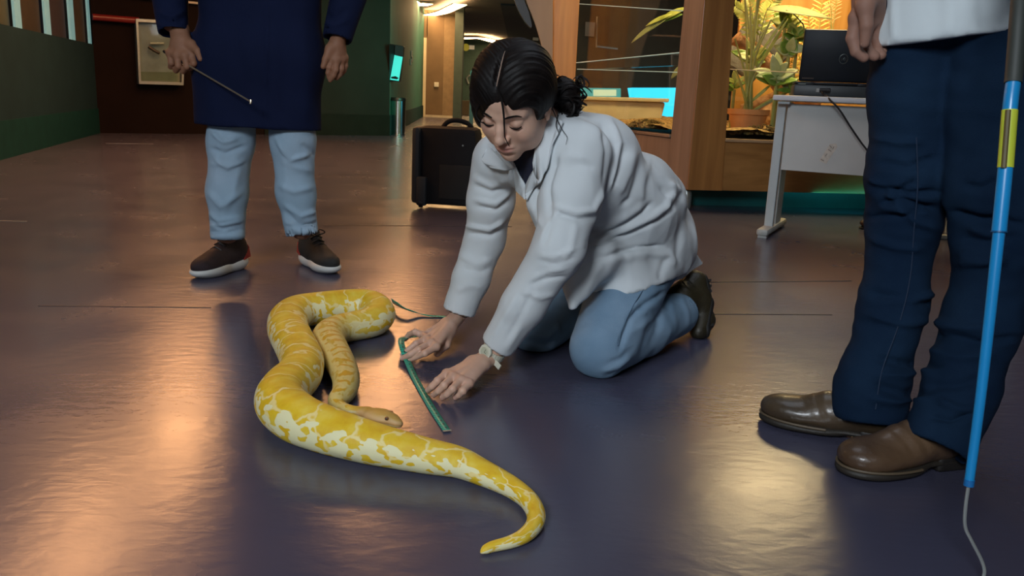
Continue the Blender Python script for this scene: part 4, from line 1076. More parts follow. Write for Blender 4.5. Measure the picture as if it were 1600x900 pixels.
tw = []; tuv = []; sacc = np.concatenate([[0], np.cumsum(np.linalg.norm(np.diff(tp_, axis=0), axis=1))])
for i in range(nT):
    side = np.cross(tT[i], [0, 0, 1.0]); side /= np.linalg.norm(side); nn = np.cross(side, tT[i])
    f = i / 8
    ang = np.interp(f, [0, 1, 2, 3.5, 5, 9, 10.5, 12, 14, 19], [1.3, 1.2, .6, .1, 0, 0, .2, .1, 0, 0])
    sd = side * math.cos(ang) + nn * math.sin(ang)
    for q in (-.5, .5): tw.append(tp_[i] + sd * tapeW * q + [0, 0, abs(math.sin(ang)) * tapeW * .5]); tuv.append((sacc[i], q + .5))
tf = [(2 * i, 2 * i + 2, 2 * i + 3, 2 * i + 1) for i in range(nT - 1)]
tm = thing('measuring_tape', 'teal green soft measuring tape lying by the python under her fingers', 'tape measure', tuple(tp_[0] * [1, 1, 0]))
o = mk('ribbon', np.array(tw), tf, tapemat(), tm, uvs=np.array(tuv)); s_ = o.modifiers.new('solid', 'SOLIDIFY'); s_.thickness = .0008
ep = tp_[-1]; ed = tT[-1]; es_ = np.cross(ed, [0, 0, 1.0])
MB().prism([ep - es_ * .009 + [0, 0, .0], ep + es_ * .009, ep + es_ * .009 + ed * .005, ep - es_ * .009 + ed * .005], 0, (0, 0, .0016)).build('metal_tip', M_steel, tm)
# ================================================================== KNEELING WOMAN
M_skin = tintmat('skin_fair', .5, bump=.05, bscale=600, sss=.12, var=.08, vscale=60)
M_coat = mat('white_coat_cotton', (.62, .66, .68), .85, spec=.2, var=.03, scale=6, bump=.12, bscale=900)
M_denimL = mat('light_denim', (.17, .28, .40), .9, spec=.15, col2=(.25, .36, .48, 1), var=.08, scale=7, bump=.35, bscale=700)
M_hair = mat('dark_hair', (.006, .004, .0035), .55, var=.5, scale=40, stretch=(1, 1, 1), bump=.08, bscale=300, spec=.2)
M_navy = mat('navy_shirt', (.010, .014, .035), .8)
SK = np.array([.70, .43, .31])

def hand_field(lo, hi, res, wrist, fore, fingers, thumb, rw=.025, rk=.0104, rf=(.0098, .0088, .0078, .0066), pn=(0, 0, 1), fr=.030, palmk=.012):
    """wrist/fore: points; fingers: list of [knuckle, mid, end joint, tip]; thumb: [base, joint, tip]; one surface"""
    f = Field(lo, hi, res)
    f.cap(fore, wrist, fr, rw, k=.01, fn=pn, fs=.85)
    ks = [np.array(q[0]) for q in fingers]
    for i, kx in enumerate(ks):
        f.cap(lerp(wrist, kx, .12), kx, rw * .62, rk, k=palmk, fn=pn, fs=.9)
    for a, b in zip(ks, ks[1:]): f.cap(a, b, rk, rk, k=.006)
    f.cap(lerp(wrist, ks[0], .35), lerp(wrist, ks[-1], .35), rw * .55, rw * .5, k=.012)
    t = [np.array(q) for q in thumb]
    f.chain([lerp(wrist, t[0], .3)] + t[:2], [rw * .6, .0145, .0115], k=.012)
    f.chain(t[1:], [.0112, .0085], k=.003)
    g = f.copy_empty()
    for q in fingers:
        h = f.copy_empty(); h.chain([np.array(x) for x in q], rf, k=.002)
        h.ell(q[1], (rf[1] * 1.02,) * 3, k=.002)
        g.union(h)
    f.union(g, .006)
    return f
def nail(parent, tip, prev, n, m, w_=.0052):
    tip = np.asarray(tip, float); prev = np.asarray(prev, float); d = tip - prev; d /= np.linalg.norm(d); n = np.asarray(n, float); n = n - d * (n @ d); n /= np.linalg.norm(n); s = np.cross(d, n)
    b = MB()
    def fn(u, v):
        a = (v - .5) * 2
        return tip + d * (-.003 + .008 * u) + s * (w_ * a * (1 - .35 * (2 * u - 1) ** 4)) + n * (.0072 - .0028 * a * a - .0025 * u * u)
    b.grid(fn, 5, 5); return b.build('nail', m, parent, smooth=True, sol=.0006)
M_nail = mat('nail', (.78, .50, .42), .3)

# --- joints (world)
LS = PY(908, 240, 1.94); LE = PY(872, 390, 1.85); LW = PZ(766, 558, .055)
RS = PY(776, 248, 2.16); RE = PY(758, 372, 2.24); RW = PZ(714, 496, .065)
NB = PY(866, 205, 2.03); CH = PY(903, 268, 2.07); WA = PY(968, 328, 2.22); HP = PY(1000, 385, 2.36)
LH = PY(1005, 398, 2.28); RH = PY(985, 385, 2.46)
LK = PY(938, 543, 1.98); RK = PY(840, 512, 2.19); LA_ = PY(1058, 490, 2.33); RA_ = PY(930, 478, 2.55)
HC = PY(804.3, 158.9, 1.904)
def _R(y, p, r):
    f = np.array([-math.sin(y) * math.cos(p), -math.cos(y) * math.cos(p), -math.sin(p)]); u = np.array([-math.sin(y) * math.sin(p), -math.cos(y) * math.sin(p), math.cos(p)]); x = np.cross(f, u)
    return np.stack([x * math.cos(r) + u * math.sin(r), f, u * math.cos(r) - x * math.sin(r)], 1)
HM = _R(math.radians(23.9), math.radians(36.4), math.radians(4.25))
def hl_(x, y, z): return HC + HM @ np.array([x, y, z])

def head_field(C, M, lo, hi, res, neck=None, scale=1.0, male=False):
    f = Field(lo, hi, res); P = lambda x, y, z: C + M @ (np.array([x, y, z]) * scale)
    E = lambda x, y, z, r, k=.01, op='add': f.ell(P(x, y, z), np.array(r) * scale, M, k, op)
    E(0, -.012, .040, (.072, .090, .082))
    E(0, .030, -.020, (.060, .056, .078), .03)
    E(0, .048, .045, (.056, .036, .040), .03)                       # forehead
    for s in (-1, 1):
        E(s * .036, .052, -.030, (.026, .026, .026), .025)           # cheek
        E(s * .040, .022, -.070, (.022, .034, .028), .03)            # jaw
        f.cap(P(s * .014, .081, .020), P(s * .046, .066, .022), .008 * scale, .007 * scale, k=.014)  # brow
    E(0, .062, -.098, (.021, .020, .016), .025)                      # chin
    E(0, .070, -.068, (.027, .020, .022), .02)                       # muzzle
    for s in (-1, 1):
        E(s * .031, .090, .002, (.017, .014, .0105), .014, 'sub')
        E(s * .031, .0695, .001, (.0150, .0150, .0135), .005)        # lids over the eyeball
        f.cap(P(s * .017, .080, .0075), P(s * .045, .072, .0065), .0018, .0018, k=.004)
    f.chain([P(0, .080, .016), P(0, .093, -.008), P(0, .103, -.026)], [.0065, .0075, .0098], k=.012)
    E(0, .104, -.030, (.0095, .0095, .0085), .006)
    for s in (-1, 1): E(s * .0115, .092, -.033, (.0065, .0085, .0062), .005)
    for s in (-1, 1): E(s * .0062, .097, -.0405, (.0030, .0042, .0028), .003, 'sub')
    f.cap(P(-.018, .0845, -.0575), P(.018, .0845, -.0575), .0036, .0036, k=.006); E(0, .0905, -.0570, (.012, .0055, .0046), .006)
    f.cap(P(-.014, .0835, -.0680), P(.014, .0835, -.0680), .0042, .0042, k=.006); E(0, .0885, -.0680, (.012, .0055, .0050), .006)
    f.cap(P(-.023, .0850, -.0622), P(0, .0965, -.0625), .0011, .0011, k=.002, op='sub'); f.cap(P(.023, .0850, -.0622), P(0, .0965, -.0625), .0011, .0011, k=.002, op='sub')
    E(0, .086, -.081, (.018, .006, .005), .008, 'sub')
    for s in (-1, 1):
        E(s * .074, -.006, -.006, (.0075, .019, .030), .006); E(s * .081, -.002, -.002, (.0045, .011, .019), .004, 'sub'); E(s * .0755, .004, -.030, (.0055, .008, .008), .004)
    if neck is not None:
        f.chain([P(0, -.030, -.050), neck], [.054 * scale, .052 * scale], k=.03)
    return f, P
f, P_ = head_field(HC, HM, HC - .19, HC + .19, .0021, NB)
V, Q = f.mesh(2); Lh = (V - HC) @ HM
tint = np.tile(SK, (len(V), 1))
lip = np.exp(-((Lh[:, 0] / .019) ** 4)) * np.exp(-(((Lh[:, 2] + .0625) / .0095) ** 4)) * (Lh[:, 1] > .07)
tint = tint * (1 - .8 * lip[:, None]) + .8 * lip[:, None] * np.array([.46, .17, .14])
ck = sum(np.exp(-(((Lh[:, 0] - s * .040) / .02) ** 2 + ((Lh[:, 2] + .03) / .02) ** 2)) for s in (-1, 1)) * (Lh[:, 1] > .03)
tint = tint * (1 - .3 * ck[:, None]) + .3 * ck[:, None] * np.array([.60, .28, .20])
headV, headQ, headT = V, Q, tint
# fine hands
LF = [[(698, 584, .042), (684, 595, .037), (675, 604, .023), (669, 610, .010)], [(707, 589, .044), (694, 602, .039), (685, 611, .024), (678, 617, .010)],
      [(719, 595, .042), (707, 608, .036), (699, 616, .022), (692, 621, .010)], [(732, 600, .036), (723, 611, .030), (717, 617, .019), (712, 621, .010)]]
LT = [(738, 566, .040), (716, 577, .022), (698, 590, .011)]
RF = [[(661, 524, .040), (649, 519, .048), (640, 522, .036), (633, 530, .018)], [(666, 530, .044), (650, 537, .040), (639, 546, .026), (629, 554, .012)],
      [(673, 536, .046), (654, 546, .040), (641, 554, .026), (629, 560, .012)], [(681, 542, .043), (664, 552, .036), (652, 557, .022), (641, 562, .011)]]
RT_ = [(702, 520, .045), (697, 539, .030), (683, 553, .013)]
pz = lambda L: [PZ(*q) for q in L]
LFw, LTw, RFw, RTw = [pz(q) for q in LF], pz(LT), [pz(q) for q in RF], pz(RT_)
def bb(pts, m): A = np.array([p for p in pts]); return A.min(0) - m, A.max(0) + m
lo, hi = bb([LW, lerp(LW, LE, .35)] + sum(LFw, []) + LTw, .04)
VL, QL = hand_field(lo, hi, .0018, LW, lerp(LW, LE, .35), LFw, LTw, fr=.030).mesh(1)
lo, hi = bb([RW, lerp(RW, RE, .35)] + sum(RFw, []) + RTw, .04)
VR, QR = hand_field(lo, hi, .0018, RW, lerp(RW, RE, .35), RFw, RTw, rw=.0235, fr=.028, rk=.0100).mesh(1)
# rest of the body under the clothes
allj = [LS, LE, LW, RS, RE, RW, NB, CH, WA, HP, LK, RK, LA_, RA_]
lo, hi = bb(allj, .12); lo[2] = -.02
g = Field(lo, hi, .009)
g.chain([lerp(NB, CH, .3), CH, WA, HP], [.06, .09, .085, .11], k=.05).cap(LS, RS, .045, k=.04).cap(lerp(NB, HC, .2), CH, .05, .06, k=.03)
g.chain([LS, LE, lerp(LE, LW, .8)], [.045, .036, .026], k=.02).chain([RS, RE, lerp(RE, RW, .8)], [.042, .034, .026], k=.02)
g.chain([LH, LK, LA_], [.085, .052, .035], k=.02).chain([RH, RK, RA_], [.085, .052, .035], k=.02)
VB, QB = g.mesh(1)
Vs = [headV, VL, VR, VB]; Qs = []; off = 0
for v_, q_ in zip(Vs, (headQ, QL, QR, QB)): Qs.append(q_ + off); off += len(v_)
def tip_red(V, tips):
    t = np.tile(SK, (len(V), 1)) * .97
    for p in tips:
        e = np.exp(-(((V - p) ** 2).sum(1)) / .012 ** 2)[:, None] * .5; t = t * (1 - e) + e * np.array([.60, .27, .20])
    return t
T_all = np.concatenate([headT, tip_red(VL, [q[3] for q in LFw] + [q[0] for q in LFw]), tip_red(VR, [q[3] for q in RFw]), np.tile(SK, (len(VB), 1))])
wom = thing('person', 'person in a white lab coat kneeling and leaning toward the python', 'person', tuple(V3(.25, 2.15, 0)))
body = mk('body', np.concatenate(Vs), np.concatenate(Qs), M_skin, wom, cols=T_all)
for q in LFw: nail(body, q[3], q[2], (-.1, -.5, 1), M_nail)
for q in RFw: nail(body, q[3], q[2], (-.1, -.5, 1), M_nail)

# eyebrows, lashes, eyes
def front(x, z):
    m = (np.abs(Lh[:, 0] - x) < .003) & (np.abs(Lh[:, 2] - z) < .003)
    return hl_(x, Lh[m, 1].max() if m.any() else .08, z)
for s in (-1, 1):
    pts = [front(s * a, z) + HM[:, 1] * .0008 for a, z in ((.014, .0235), (.022, .0265), (.032, .0285), (.042, .0275), (.050, .0235))]
    MB().tube(catmull(pts, 4), list(np.interp(np.linspace(0, 1, 17), [0, .3, .7, 1], [.0014, .0024, .0020, .0006])), 6).build('eyebrow', M_hair, wom, smooth=True)
    pts = [front(s * a, z) + HM[:, 1] * .0008 for a, z in ((.0185, -.0035), (.025, -.0065), (.032, -.0075), (.039, -.0065), (.046, -.0025))]
    MB().tube(catmull(pts, 4), list(np.interp(np.linspace(0, 1, 17), [0, .5, 1], [.0007, .0019, .0011])), 6).build('eyelashes', M_hair, wom, smooth=True)

# --- hair
hf = Field(HC - .20, HC + .24, .0026)
E = lambda x, y, z, r, k=.01, op='add': hf.ell(hl_(x, y, z), np.array(r), HM, k, op)
E(0, -.012, .045, (.083, .100, .090))
E(-.035, -.005, .045, (.056, .085, .086), .02); E(.032, -.002, .045, (.055, .088, .084), .02)
E(0, -.050, -.010, (.074, .070, .075), .03)
E(.066, .036, .010, (.016, .036, .050), .015); E(.072, .030, -.022, (.011, .026, .034), .012)       # hair falling on the far side
E(-.058, .004, .050, (.020, .042, .034), .02)
fs_ = hf.copy_empty(); fs_.ell(hl_(-.004, .112, -.056), np.array((.060, .066, .122)), HM, 0); fs_.ell(hl_(0, .10, -.10), np.array((.075, .07, .10)), HM, .01)
fs_.ell(hl_(-.058, .088, -.004), np.array((.036, .050, .050)), HM, .02)
hf.minus(fs_, .006)
hf.cap(hl_(0.0, .093, .082), hl_(0.0, .0, .148), .006, .006, k=.008, op='sub')                 # shallow parting
bun = PY(880, 148, 2.00)
hf.ell(bun, np.array((.040, .040, .040)), HM, .02); hf.ell(PY(893, 165, 1.99), np.array((.024, .026, .026)), None, .012)
V, Q = hf.mesh(1); Lq = (V - HC) @ HM
c_ = Lq[:, 1] * 1.0 + .9 * np.abs(Lq[:, 0]) - .25 * Lq[:, 2]
dd = np.array([mnoise.noise(Vector((c * 170, abs(x) * 12, s * 9))) + .5 * mnoise.noise(Vector((c * 420, abs(x) * 14, s * 5))) for c, x, s in zip(c_, Lq[:, 0], np.sign(Lq[:, 0]))])
V = V + vnormals(V, Q) * (dd * .0019)[:, None]
hair = mk('hair', V, Q, M_hair, wom)
mm = np.abs(Lq[:, 0]) < .004
pv = []
for t in np.linspace(.50, 1.45, 18):
    dv = np.array([0, math.cos(t), math.sin(t)]); o0 = np.array([0, -.012, .045]); rel = Lq[mm] - o0; pr = rel @ dv; off_ = np.linalg.norm(rel - pr[:, None] * dv, axis=1); ok = (off_ < .006) & (pr > 0)
    if ok.any(): pv.append(hl_(*(o0 + dv * (pr[ok].max() - .0008))))
if len(pv) > 3: MB().tube(catmull(pv, 3), list(np.interp(np.linspace(0, 1, (len(pv) - 1) * 3 + 1), [0, .2, .7, 1], [.0010, .0015, .0012, .0004])), 6).build('parting', mat('scalp', (.30, .20, .15), .6), hair, smooth=True, label='pale line of scalp at the parting')
# curls of the low bun, loose strands
rb = random.Random(4)
b = MB()
for i in range(46):
    c = bun + V3(rb.uniform(-.03, .045), rb.uniform(-.045, .0), rb.uniform(-.045, .035)); r = rb.uniform(.010, .021); ax = V3(*[rb.uniform(-1, 1) for _ in range(3)]); ax /= np.linalg.norm(ax)
    u = np.cross(ax, [0, 0, 1.]); u /= np.linalg.norm(u); v = np.cross(ax, u); a0 = rb.random() * 6
    b.tube([c + r * (math.cos(a0 + a) * u + math.sin(a0 + a) * v) + ax * .006 * a / 3 for a in np.linspace(0, rb.uniform(3, 5.6), 12)], list(np.interp(np.linspace(0, 1, 12), [0, .5, 1], [.0008, .0032, .0006])), 5)
b.build('curls', M_hair, hair, smooth=True, label='dark curls of the low bun')
def strand(pts, r, n=6): 
    C_ = catmull(pts, n); return MB().tube(C_, list(np.interp(np.linspace(0, 1, len(C_)), [0, .4, 1], [r, r * .8, r * .25])), 6).build('strand', M_hair, hair, smooth=True)
strand([PY(779, 140, 1.80), PY(784, 158, 1.785), PY(787, 178, 1.775), PY(788, 198, 1.765), PY(789, 214, 1.758), PY(796, 229, 1.762)], .0032)
strand([PY(748, 165, 1.83), PY(744, 178, 1.81), PY(748, 188, 1.80), PY(762, 196, 1.795)], .0028)
strand([PY(862, 168, 1.92), PY(872, 190, 1.90), PY(880, 205, 1.885), PY(886, 214, 1.88), PY(884, 226, 1.88)], .0012)
strand([PY(872, 180, 1.93), PY(869, 196, 1.90), PY(874, 210, 1.885)], .0016)

# --- coat
lo, hi = bb([LS, LE, LW, RS, RE, RW, NB, CH, WA, HP, LK, RK], .17); lo[2] = .0; hi[1] += .08
cf = Field(lo, hi, .0052)
sd = (LS - RS) / np.linalg.norm(LS - RS)
cf.chain([CH, WA], [.118, .122], k=.06, fn=sd, fs=1.18)
cf.chain([WA, HP], [.122, .140], k=.06, fn=sd, fs=1.15)
cf.cap(lerp(LS, RS, .12), lerp(LS, RS, .9), .074, .066, k=.05)
cf.cap(lerp(NB, HC, -.05), CH, .072, .10, k=.05)
cf.ell(PY(935, 238, 2.10), (.095, .10, .09), None, .05)
cf.ell(PY(1022, 306, 2.30), (.085, .09, .075), None, .05).ell(PY(995, 285, 2.24), (.08, .09, .075), None, .06)
cf.ell(PY(1036, 372, 2.40), (.085, .10, .12), None, .05)
cf.cap(LH, lerp(LH, LK, .55), .118, .100, k=.04); cf.cap(RH, lerp(RH, RK, .5), .112, .100, k=.04)
cf.cap(PY(845, 318, 1.99), PY(905, 420, 2.03), .035, .045, k=.05)                    # hanging front panel
# hem
hA = PY(893, 486, 1.93); hB = PY(1094, 413, 2.48)
hn = np.cross(hB - hA, V3(-.10, 1, -.22)); hn = hn if hn[2] < 0 else -hn
cf.cap(PY(1058, 385, 2.44), PY(1091, 409, 2.50), .045, .010, k=.03)
cf.cap(PY(900, 440, 2.00), PY(895, 478, 1.96), .040, .012, k=.02).cap(PY(935, 405, 2.02), PY(908, 452, 1.975), .040, .022, k=.03).cap(PY(925, 395, 2.05), PY(970, 412, 2.10), .05, .05, k=.05)
cf.cut(hA, hn); 
lg = cf.copy_empty(); lg.cap(LH + (LK - LH) * .30, LK, .099, .080, k=.0); 
# sleeves
for (A_, B_, C_, ra, rb_, rc, cutf) in ((LS, LE, LW, .070, .056, .038, .885), (RS, RE, RW, .062, .052, .044, .93)):
    s1 = cf.copy_empty(); s1.chain([lerp(A_, B_, .0), lerp(A_, B_, .5), B_], [ra, ra * .97, rb_], k=.02).chain([B_, lerp(B_, C_, .5), C_], [rb_, (rb_ + rc) / 2 + .001, rc], k=.02)
    cp = lerp(B_, C_, cutf); dn = (C_ - B_) / np.linalg.norm(C_ - B_)
    s1.cut(cp, dn)
    s1.cap(lerp(B_, C_, cutf - .10), C_, rc - .007, rc - .006, k=0, op='sub')
    cf.union(s1, .018)
V, Q = cf.mesh(1)
st = [([(863, 322), (900, 333), (927, 329), (949, 288)], 6, .007), ([(870, 332), (903, 343), (935, 338)], 7, -.006), ([(880, 262), (905, 255), (930, 262)], 8, -.004), ([(872, 250), (890, 244), (915, 250)], 7, .004),
      ([(952, 185), (966, 225), (958, 268), (950, 300)], 6, .008), ([(940, 195), (948, 235), (945, 290)], 6, -.007), ([(975, 230), (970, 262), (955, 295)], 6, -.006), ([(1000, 245), (993, 285), (985, 310), (970, 322)], 6, -.007), ([(988, 235), (982, 270), (966, 305)], 7, .006), ([(1012, 250), (1003, 290), (1000, 315)], 7, .006),
      ([(916, 378), (962, 356), (1003, 331), (1018, 317)], 4.5, -.009), ([(930, 362), (975, 340), (1005, 318)], 8, .007), ([(914, 388), (962, 371), (1024, 346), (1056, 322), (1064, 296)], 4.5, -.011), ([(950, 368), (1005, 346), (1040, 325), (1056, 296)], 7, .009), ([(1045, 285), (1062, 300), (1072, 330)], 6, .010), ([(1030, 290), (1048, 312), (1050, 330)], 6, -.006),
      ([(953, 397), (993, 387), (1036, 383)], 4, -.009), ([(962, 405), (1010, 396), (1045, 398), (1058, 418)], 9, .008), ([(1068, 330), (1060, 380), (1058, 420)], 7, -.005), ([(940, 410), (925, 430), (915, 455)], 8, .006), ([(1040, 400), (1032, 425), (1030, 440)], 7, -.004), ([(900, 420), (935, 402), (960, 400)], 6, -.006),
      ([(830, 436), (857, 423), (885, 418)], 4, .004), ([(827, 446), (852, 436), (885, 430)], 4, -.004), ([(842, 398), (868, 400), (902, 388)], 4, .004), ([(842, 408), (868, 412), (900, 402)], 4, -.003), ([(815, 455), (845, 465), (868, 458)], 6, .004), ([(808, 462), (790, 495), (768, 530)], 7, .004), ([(835, 450), (815, 490), (790, 535)], 6, -.004), ([(815, 508), (800, 530), (790, 548)], 6, .003), ([(845, 378), (860, 345), (872, 330)], 7, .005), ([(862, 300), (860, 350), (850, 385)], 6, -.004), ([(900, 345), (893, 385), (878, 410)], 7, .004),
      ([(742, 312), (775, 318), (798, 300)], 5, .006), ([(742, 322), (775, 328), (796, 314)], 5, -.006), ([(728, 352), (765, 357), (787, 344)], 4, .009), ([(728, 364), (765, 368), (785, 356)], 5, -.007), ([(742, 278), (768, 290), (792, 282)], 6, .005), ([(742, 290), (768, 300), (792, 292)], 5, -.005), ([(718, 398), (745, 412), (768, 405)], 6, .004), ([(722, 420), (750, 425), (765, 418)], 6, -.004), ([(710, 455), (735, 445), (755, 450)], 7, .003),
      ([(870, 245), (858, 285), (856, 330)], 6, -.008), ([(905, 190), (925, 200), (940, 215)], 8, .003), ([(830, 320), (842, 345), (848, 355)], 5, .004)]
V = folds(V, Q, [(a_, w_ * .8, h_ * 1.05) for a_, w_, h_ in st]); V = ndisp(V, Q, .0018, 22, (1, 1, 1)); V = ndisp(V, Q, .0025, 9, seed=7); V = ndisp(V, Q, .0022, 12, (1, 1, .7), ridged=True, seed=3)
coat = mk('coat', V, Q, M_coat, wom, label='white long-sleeved lab coat')
coatV = V; coatP = proj(V); coatD = (V - CAM) @ _F
def surf(px, py, off=.004, rad=7):
    m = np.hypot(coatP[:, 0] - px, coatP[:, 1] - py) < rad
    if not m.any(): m = np.hypot(coatP[:, 0] - px, coatP[:, 1] - py) < 3 * rad
    d = np.percentile(coatD[m], 8) if m.any() else 1.95
    r = ray(px, py); return CAM + r / FPX * (d - off)
def plate(name, outline, offs, m, parent, th=.003, label=None, sub=3, curl=0):
    """a cloth piece lying on the coat: outline in order round the edge; triangulated from its own points"""
    pts = []
    n = len(outline)
    for i in range(n):
        for k in range(sub):
            a = np.array(outline[i]) * (1 - k / sub) + np.array(outline[(i + 1) % n]) * k / sub
            o0 = offs[i] * (1 - k / sub) + offs[(i + 1) % n] * k / sub
            pts.append((a[0], a[1], o0))
    W3 = np.array([surf(x, y, o) for x, y, o in pts])
    b = MB(); vs = [b.bm.verts.new(tuple(v)) for v in W3]
    cpx = np.mean([p[0] for p in pts]), np.mean([p[1] for p in pts])
    f0 = b.bm.faces.new(vs)
    bmesh.ops.triangulate(b.bm, faces=[f0], ngon_method='EAR_CLIP')
    bmesh.ops.subdivide_edges(b.bm, edges=b.bm.edges[:], cuts=1, use_grid_fill=False)
    return b.build(name, m, parent, smooth=True, label=label, sol=th)
plate('shirt', [(846, 222), (826, 232), (806, 246), (796, 258), (808, 270), (822, 292), (829, 282), (836, 266), (845, 240)], [.010] * 9, M_navy, wom, label='dark navy shirt in the neck of the coat')
plate('collar', [(846, 186), (862, 182), (880, 190), (873, 205), (861, 228), (855, 262), (843, 285), (835, 272), (833, 250), (838, 226), (845, 205)], [.022, .016, .012, .012, .014, .014, .018, .020, .022, .024, .024], M_coat, coat, th=.004, label='collar wing on her left side')
plate('lapel', [(833, 266), (843, 285), (834, 294), (823, 313), (820, 300), (822, 288)], [.014, .010, .008, .012, .018, .016], M_coat, coat, th=.003, label='lower lapel on her left side')
plate('collar', [(762, 227), (753, 250), (766, 262), (782, 266), (806, 263), (800, 250), (782, 243), (770, 232)], [.018, .020, .018, .018, .020, .024, .022, .018], M_coat, coat, th=.004, label='collar wing on her right side')
plate('lapel', [(796, 264), (793, 283), (806, 297), (820, 312), (823, 292), (812, 275), (806, 261)], [.012, .014, .014, .012, .014, .016, .018], M_coat, coat, th=.003, label='lower lapel on her right side')
MB().prism([PY(1060, 372, 2.36), PY(1078, 384, 2.40), PY(1097, 413, 2.44), PY(1084, 421, 2.40), PY(1066, 436, 2.34), PY(1050, 440, 2.30)], 0, (.004, .008, .002)).build('hem_tail', M_coat, coat, label='pointed back corner of the hem', bevel=.002)
# seams on the coat
for (x, y) in ((829, 325), (838, 348)):
    pass

# --- jeans
lo, hi = bb([LH, RH, LK, RK, LA_, RA_], .14); lo[2] = -.005
jf = Field(lo, hi, .0052)
jf.cap(LH, RH, .105, k=.03)
a1 = jf.copy_empty(); a1.chain([LH, lerp(LH, LK, .5), LK], [.104, .096, .0765], k=.02)
a2 = jf.copy_empty(); a2.chain([LK + V3(.01, .01, -.004), lerp(LK, LA_, .5) + V3(0, 0, .0), LA_], [.070, .070, .060], k=.02)
cutp = PY(1080, 495, 2.36); a2.cut(cutp, (LA_ - LK) * [1, 1, .2]); a2.cap(LA_ - (LA_ - LK) * .1, LA_ + (LA_ - LK) * .2, .052, k=0, op='sub')
a1.union(a2, .010)
b1 = jf.copy_empty(); b1.chain([RH, RK], [.10, .074], k=.02).chain([RK, RA_], [.066, .055], k=.015)
jf.union(a1, .03); jf.union(b1, .02)
jf.cut((0, 0, .002), (0, 0, -1))
V, Q = jf.mesh(2)
st = [([(1000, 478), (985, 498), (968, 545)], 4, -.009), ([(1045, 452), (1010, 474), (990, 495)], 4, -.008), ([(990, 470), (1000, 485), (1012, 488)], 5, .004), ([(1045, 470), (1052, 500), (1045, 530)], 6, .005), ([(1020, 480), (1030, 505), (1015, 545)], 6, -.005), ([(940, 580), (965, 572), (985, 558)], 4, .005), ([(945, 588), (970, 582), (990, 566)], 4, -.004), ([(950, 568), (972, 560), (985, 545)], 4, -.004), ([(985, 520), (1000, 510), (1015, 498)], 5, .004), ([(1005, 500), (995, 535), (985, 565)], 6, .004),
      ([(825, 520), (855, 528), (875, 505)], 4, .007), ([(820, 532), (850, 540), (872, 530)], 4, -.007), ([(865, 495), (872, 520), (860, 545)], 5, .005), ([(1062, 460), (1074, 490), (1074, 520)], 4, .004)]
V = folds(V, Q, st); V = ndisp(V, Q, .002, 16); V = ndisp(V, Q, .0018, 14, ridged=True)
V[:, 2] = np.maximum(V[:, 2], .0015)
jn = mk('jeans', V, Q, M_denimL, wom, label='light blue jeans')
jP = proj(V); jD = (V - CAM) @ _F
def surfj(px, py, off=.002, rad=6, P=None, D=None):
    P = jP if P is None else P; D = jD if D is None else D
    m = np.hypot(P[:, 0] - px, P[:, 1] - py) < rad
    if not m.any(): m = np.hypot(P[:, 0] - px, P[:, 1] - py) < 4 * rad
    return CAM + ray(px, py) / FPX * (np.percentile(D[m], 10) - off)
MB().tube([surfj(x, y, .0005) for x, y in ((1005, 452), (990, 476), (978, 500), (970, 520), (966, 540))], .0011, 5).build('seam', mat('denim_seam', (.09, .16, .24), .8), jn, smooth=True)
# --- boots
M_boot = mat('dark_brown_leather', (.028, .022, .010), .5, var=.3, scale=14, bump=.2, bscale=80)
M_bsole = mat('black_rubber', (.008, .007, .006), .7)
def kneel_boot(ank, heel, ball, toe, out, lab):
    lo, hi = bb([ank, heel, ball, toe], .085); lo[2] = -.002
    f = Field(lo, hi, .0035); f.chain([ank, heel], [.042, .034], k=.02).chain([ank, lerp(heel, ball, .5), ball, toe], [.040, .036, .036, .027], k=.02).cap(heel, lerp(heel, ball, .5), .034, .036, k=.02)
    f.cut((0, 0, .002), (0, 0, -1)); V, Q = f.mesh(1); V = ndisp(V, Q, .002, 30); V[:, 2] = np.maximum(V[:, 2], .001); o = mk('boot', V, Q, M_boot, wom, label=lab)
    out = np.asarray(out, float); out /= np.linalg.norm(out)
    g = Field(lo, hi, .0035); g.cap(heel + out * .030, lerp(heel, ball, .25) + out * .031, .026, .026, k=.004, fn=out, fs=.55).cap(lerp(heel, ball, .62) + out * .028, toe + out * .018, .034, .026, k=.004, fn=out, fs=.5)
    g.cap(heel + out * .02, toe + out * .012, .022, .020, k=.004, fn=out, fs=.5); g.cut((0, 0, .001), (0, 0, -1))
    V, Q = g.mesh(1); s_ = mk('sole', V, Q, M_bsole, o)
    b = MB(); ax = (toe - heel) / np.linalg.norm(toe - heel); sdv = np.cross(ax, out)
    for i in range(9):
        c = lerp(heel, toe, .02 + i * .115) + out * (.043 if i not in (3,) else .030) * (1 - .22 * i / 9)
        b.box(c, (.012, .012, .009), frame(out, ax).__class__ and Matrix(tuple(map(tuple, np.stack([sdv * 3.2, out, ax * .8], 1)))), 0)
    b.build('tread', M_bsole, o); return o
bo = kneel_boot(PY(1064, 466, 2.37), PY(1084, 442, 2.42), PY(1096, 500, 2.385), PY(1092, 517, 2.35), (.93, .30, .1), 'dark brown boot, toe on the floor and sole turned outward')
for k, q in enumerate(((1066, 440, 1076, 452), (1072, 434, 1084, 446))): MB().tube([PY(q[0], q[1], 2.345), PY(q[2], q[3], 2.345)], .0022, 6).build('lace', M_boot, bo, smooth=True)
kneel_boot(PY(935, 474, 2.58), PY(950, 455, 2.64), PY(960, 500, 2.66), PY(952, 506, 2.62), (.93, .30, .1), 'dark brown boot hidden behind her leg')
